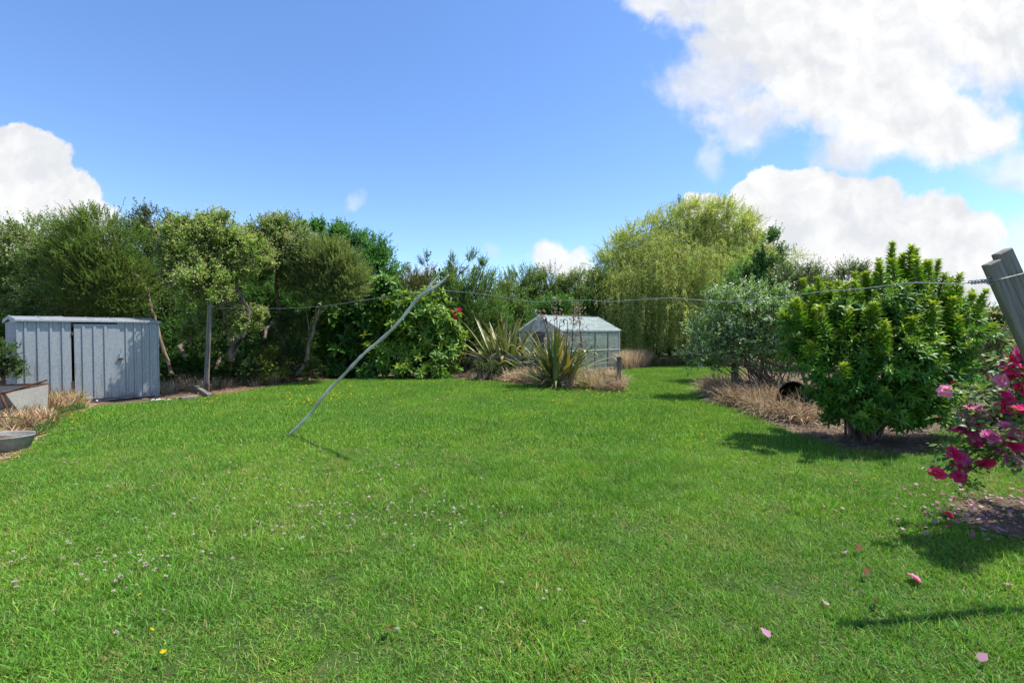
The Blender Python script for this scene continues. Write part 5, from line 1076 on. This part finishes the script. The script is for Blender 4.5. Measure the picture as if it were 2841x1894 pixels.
for s in range(6):
    V1, f1 = pieces(np.zeros((1, 3)), np.array([[1., 0, 0]]), np.array([[0, 0, 1.]]), np.array([1.]), np.array([.62]), 'l'); protos.append(np_mesh('leaf', V1, f1, cl[own[s * 11]][None], M['gloss'], 'none', smooth=True, shift=False).data)
for s, i in enumerate(own):
    x = Vector(Dl[i]).normalized(); y = Vector(np.cross(Nm[lf[i]], Dl[i])).normalized(); z = x.cross(y); M4 = Matrix((x, y, z)).transposed().to_4x4() @ Matrix.Scale(float(ll[i]), 4); M4.translation = Vector(q[i]) - rose.location
    o = bpy.data.objects.new('leaf', protos[s % 6]); o.parent = rose; o.matrix_local = M4; col.objects.link(o)
for px, py in ((2741, 1055), (2640, 1068), (2602, 1162), (2645, 1064)):
    p = at(px, py, 3.8); V, f = pieces(np.repeat(p[None], 6, 0), unit(UP + .3 * rnd_dir(6)), rnd_dir(6), .028, .016, 'l'); np_mesh('bud', V, f, jit((.5, .03, .05), 6, .1), M['petal'], rose)

# ------------------------------------------------------------------ fallen petals, lawn flowers
def petal_mesh(c, seed, L_=.05):
    r = np.random.default_rng(seed); V, f = pieces(np.zeros((1, 3)), np.array([[1., 0, .12]]), np.array([[0, 0, 1.]]), np.array([L_]), np.array([L_ * .85]), 'l'); V = V + r.normal(size=V.shape) * .003
    V[..., 2] += .15 * np.abs(V[..., 1]); return np_mesh('petal', V, f, np.array([c]), M['petal'], 'none', shift=False, smooth=True).data
pm = [petal_mesh(c, i) for i, c in enumerate(((.60, .30, .44), (.55, .22, .36), (.64, .40, .42), (.50, .14, .26), (.58, .34, .50)))]
PP = [(2290, 1676), (2810, 1623), (2138, 1767), (2743, 1499), (2345, 1534), (2475, 1397), (2509, 1406), (2449, 1370), (2493, 1383), (2529, 1373), (2506, 1357), (2336, 1330), (2336, 1343), (2192, 1309), (2141, 1417), (2285, 1404), (2610, 1395), (2666, 1404), (2677, 1439), (2464, 1432), (2548, 1459), (2487, 1440), (2386, 1351), (2545, 1346), (1436, 1393), (1604, 1401), (1648, 1427), (1885, 1338), (2362, 1312), (2373, 1333), (2590, 1331), (2316, 1374), (2504, 1469), (2800, 1474), (2310, 1412), (2344, 1412), (2720, 1835)]
for _ in range(95):
    PP.append((rng.uniform(2560, 2841), rng.uniform(1335, 1490)))
for px, py in PP:
    p = gp(px, py, .035); o = bpy.data.objects.new('fallen_petal', pm[rng.integers(0, 5)]); col.objects.link(o); o.location = p; o.rotation_euler = (rng.normal() * .35, rng.normal() * .35, rng.uniform(0, 6.28)); s_ = rng.uniform(.55, 1.0) if py < 1500 else 1.05; o.scale = (s_,) * 3
    tag(o, 'pale pink rose petal fallen on the grass', 'petal', 'rose petals fallen on the lawn')
for (px, py), me, lb in (((2537, 1603), fl[0], 'withered pale pink rose head lying on the grass'), ((2630, 1426), fl[1], 'crimson rose head lying in the shade of the rose bush')):
    o = bpy.data.objects.new('fallen_rose', me); col.objects.link(o); o.location = gp(px, py, .035); o.rotation_euler = (.5, .3, 1.0); o.scale = (1.0, .8, .6); tag(o, lb, 'rose')
brown = petal_mesh((.20, .085, .05), 77, .085)
for px, py, lb in ((1620, 1317, 'curled brown leaf on the open lawn'), (1091, 1745, 'narrow reddish brown leaf stuck upright in the grass'), (2403, 1600, 'tan curled leaf near the withered rose head'), (2380, 1531, 'small tan leaf beside a pink petal'), (2435, 1668, 'dark shrivelled leaf in the grass near the pale petals')):
    o = bpy.data.objects.new('dead_leaf', brown); col.objects.link(o); o.location = gp(px, py, .035); o.rotation_euler = (.4, -.7, rng.uniform(0, 6)); o.scale = (.9, .6, 1); tag(o, lb, 'leaf', 'dead leaves on the lawn')
def clover_mesh(seed):
    r = np.random.default_rng(seed); n = 26; d = unit(r.normal(size=(n, 3)) + (0, 0, .35)); P = d * .003 + (0, 0, .045)
    V, f = pieces(P, d, unit(r.normal(size=(n, 3))), np.full(n, .0115), np.full(n, .008), 'q'); c = jit((.66, .64, .56), n, .08, .03); c[d[:, 2] < -.1] = (.40, .26, .18)
    st = np.array([[(0, 0, 0), (.002, 0, 0), (.001, 0, .045), (0, .001, .045)]], float)
    V = np.concatenate((V, st)); c = np.concatenate((c, [(.08, .14, .03)])); return np_mesh('clover_flower', V, f, c, M['petal'], 'none', shift=False).data
cm = [clover_mesh(i) for i in range(4)]
def cluster(n, cx, cy, sx, sy): return [(rng.normal(cx, sx), rng.normal(cy, sy)) for _ in range(n)]
CP = cluster(52, 300, 1580, 190, 60) + cluster(62, 1080, 1330, 120, 60) + cluster(45, 820, 1390, 120, 60) + cluster(26, 1270, 1435, 70, 22) + cluster(22, 420, 1400, 160, 60) + cluster(18, 640, 1330, 150, 40) + cluster(18, 1000, 1440, 140, 50) + cluster(14, 1000, 1260, 120, 18)
CP += [(1518, 1661), (1548, 1660), (1510, 1684), (1627, 1752), (1100, 1775), (1386, 1643), (1336, 1710), (1144, 1494), (1154, 1527), (1065, 1501), (318, 1785), (178, 1296), (197, 1296), (214, 1294), (306, 1300)]
for px, py in CP:
    if not (5 < px < 2830 and 1150 < py < 1880): continue
    p = gp(px, py, .0)
    if not inside(p[None], LAWN)[0]: continue
    o = bpy.data.objects.new('clover_flower', cm[rng.integers(0, 4)]); col.objects.link(o); o.location = p + (0, 0, rng.uniform(.004, .022)); o.rotation_euler = (rng.normal() * .2, rng.normal() * .2, rng.uniform(0, 6.28)); s_ = rng.uniform(.7, 1.05); o.scale = (s_,) * 3
    tag(o, 'small white clover flower growing in the lawn', 'clover', 'clover flowers in the lawn')
def butter_mesh():
    n = 5; a = np.arange(n) * 6.283 / n; D = np.stack((np.cos(a), np.sin(a), np.full(n, .45)), 1); V, f = pieces(np.tile((0, 0, .06), (n, 1)).astype(float), D, np.tile((0, 0, 1.), (n, 1)), np.full(n, .016), np.full(n, .016), 'q')
    V = np.concatenate((V, np.array([[(0, 0, 0), (.002, 0, 0), (.001, 0, .06), (0, .001, .06)]]))); c = np.concatenate((np.tile((.80, .52, .01), (n, 1)), [(.08, .14, .03)])); return np_mesh('buttercup', V, f, c, M['petal'], 'none', shift=False).data
bmh = butter_mesh()
BP = cluster(24, 590, 1115, 50, 8) + cluster(40, 870, 1112, 60, 10) + cluster(14, 960, 1085, 60, 12) + cluster(22, 1330, 1066, 70, 6) + cluster(34, 1660, 1100, 70, 10) + cluster(16, 1540, 1120, 200, 12) + cluster(12, 1100, 1110, 120, 12) + cluster(14, 200, 1180, 25, 14) + [(452, 1850), (394, 1786), (397, 1683), (38, 1284), (52, 1285), (2425, 1347), (1940, 1220), (1460, 1190), (930, 1208), (1288, 1128)]
for px, py in BP:
    p = gp(px, py)
    if not inside(p[None], LAWN)[0]: continue
    o = bpy.data.objects.new('buttercup', bmh); col.objects.link(o); o.location = p + (0, 0, .015); o.rotation_euler = (rng.normal() * .25 + .2, rng.normal() * .25, rng.uniform(0, 6.28)); s_ = rng.uniform(1.0, 1.6) if py < 1300 else rng.uniform(.9, 1.2); o.scale = (s_,) * 3
    tag(o, 'tiny yellow buttercup in the lawn', 'buttercup', 'buttercups in the lawn')

# plants growing inside the greenhouse
for k_, (gx, gy, hgt) in enumerate(((.9, .5, 1.0), (2.1, .6, 1.2), (3.1, .7, .9))):
    p = G0 + gdir * gx + np.array((-gdir[1], gdir[0], 0)) * gy; o = empty('greenhouse_plant', p, ('leafy green plant inside the greenhouse near its door end', 'tallest leafy plant inside the middle of the greenhouse', 'low leafy plant inside the far end of the greenhouse')[k_], 'plant')
    m_ = MB(); m_.tube(wob(p, p + (0, 0, hgt), 6, .1), .012, 6); m_.build('stem', M['cane'], o)
    q = p + rng.normal(size=(420, 3)) * (.22, .22, 0) + UP * (rng.random((420, 1)) ** .8 * hgt + .05); V, f = pieces(q, unit(rnd_dir(420) + UP * .1), unit(UP + .5 * rnd_dir(420)), .12, .07, 'q'); np_mesh('foliage', V, f, jit((.07, .17, .035), 420, .2), M['leaf'], o)['kind'] = 'stuff'
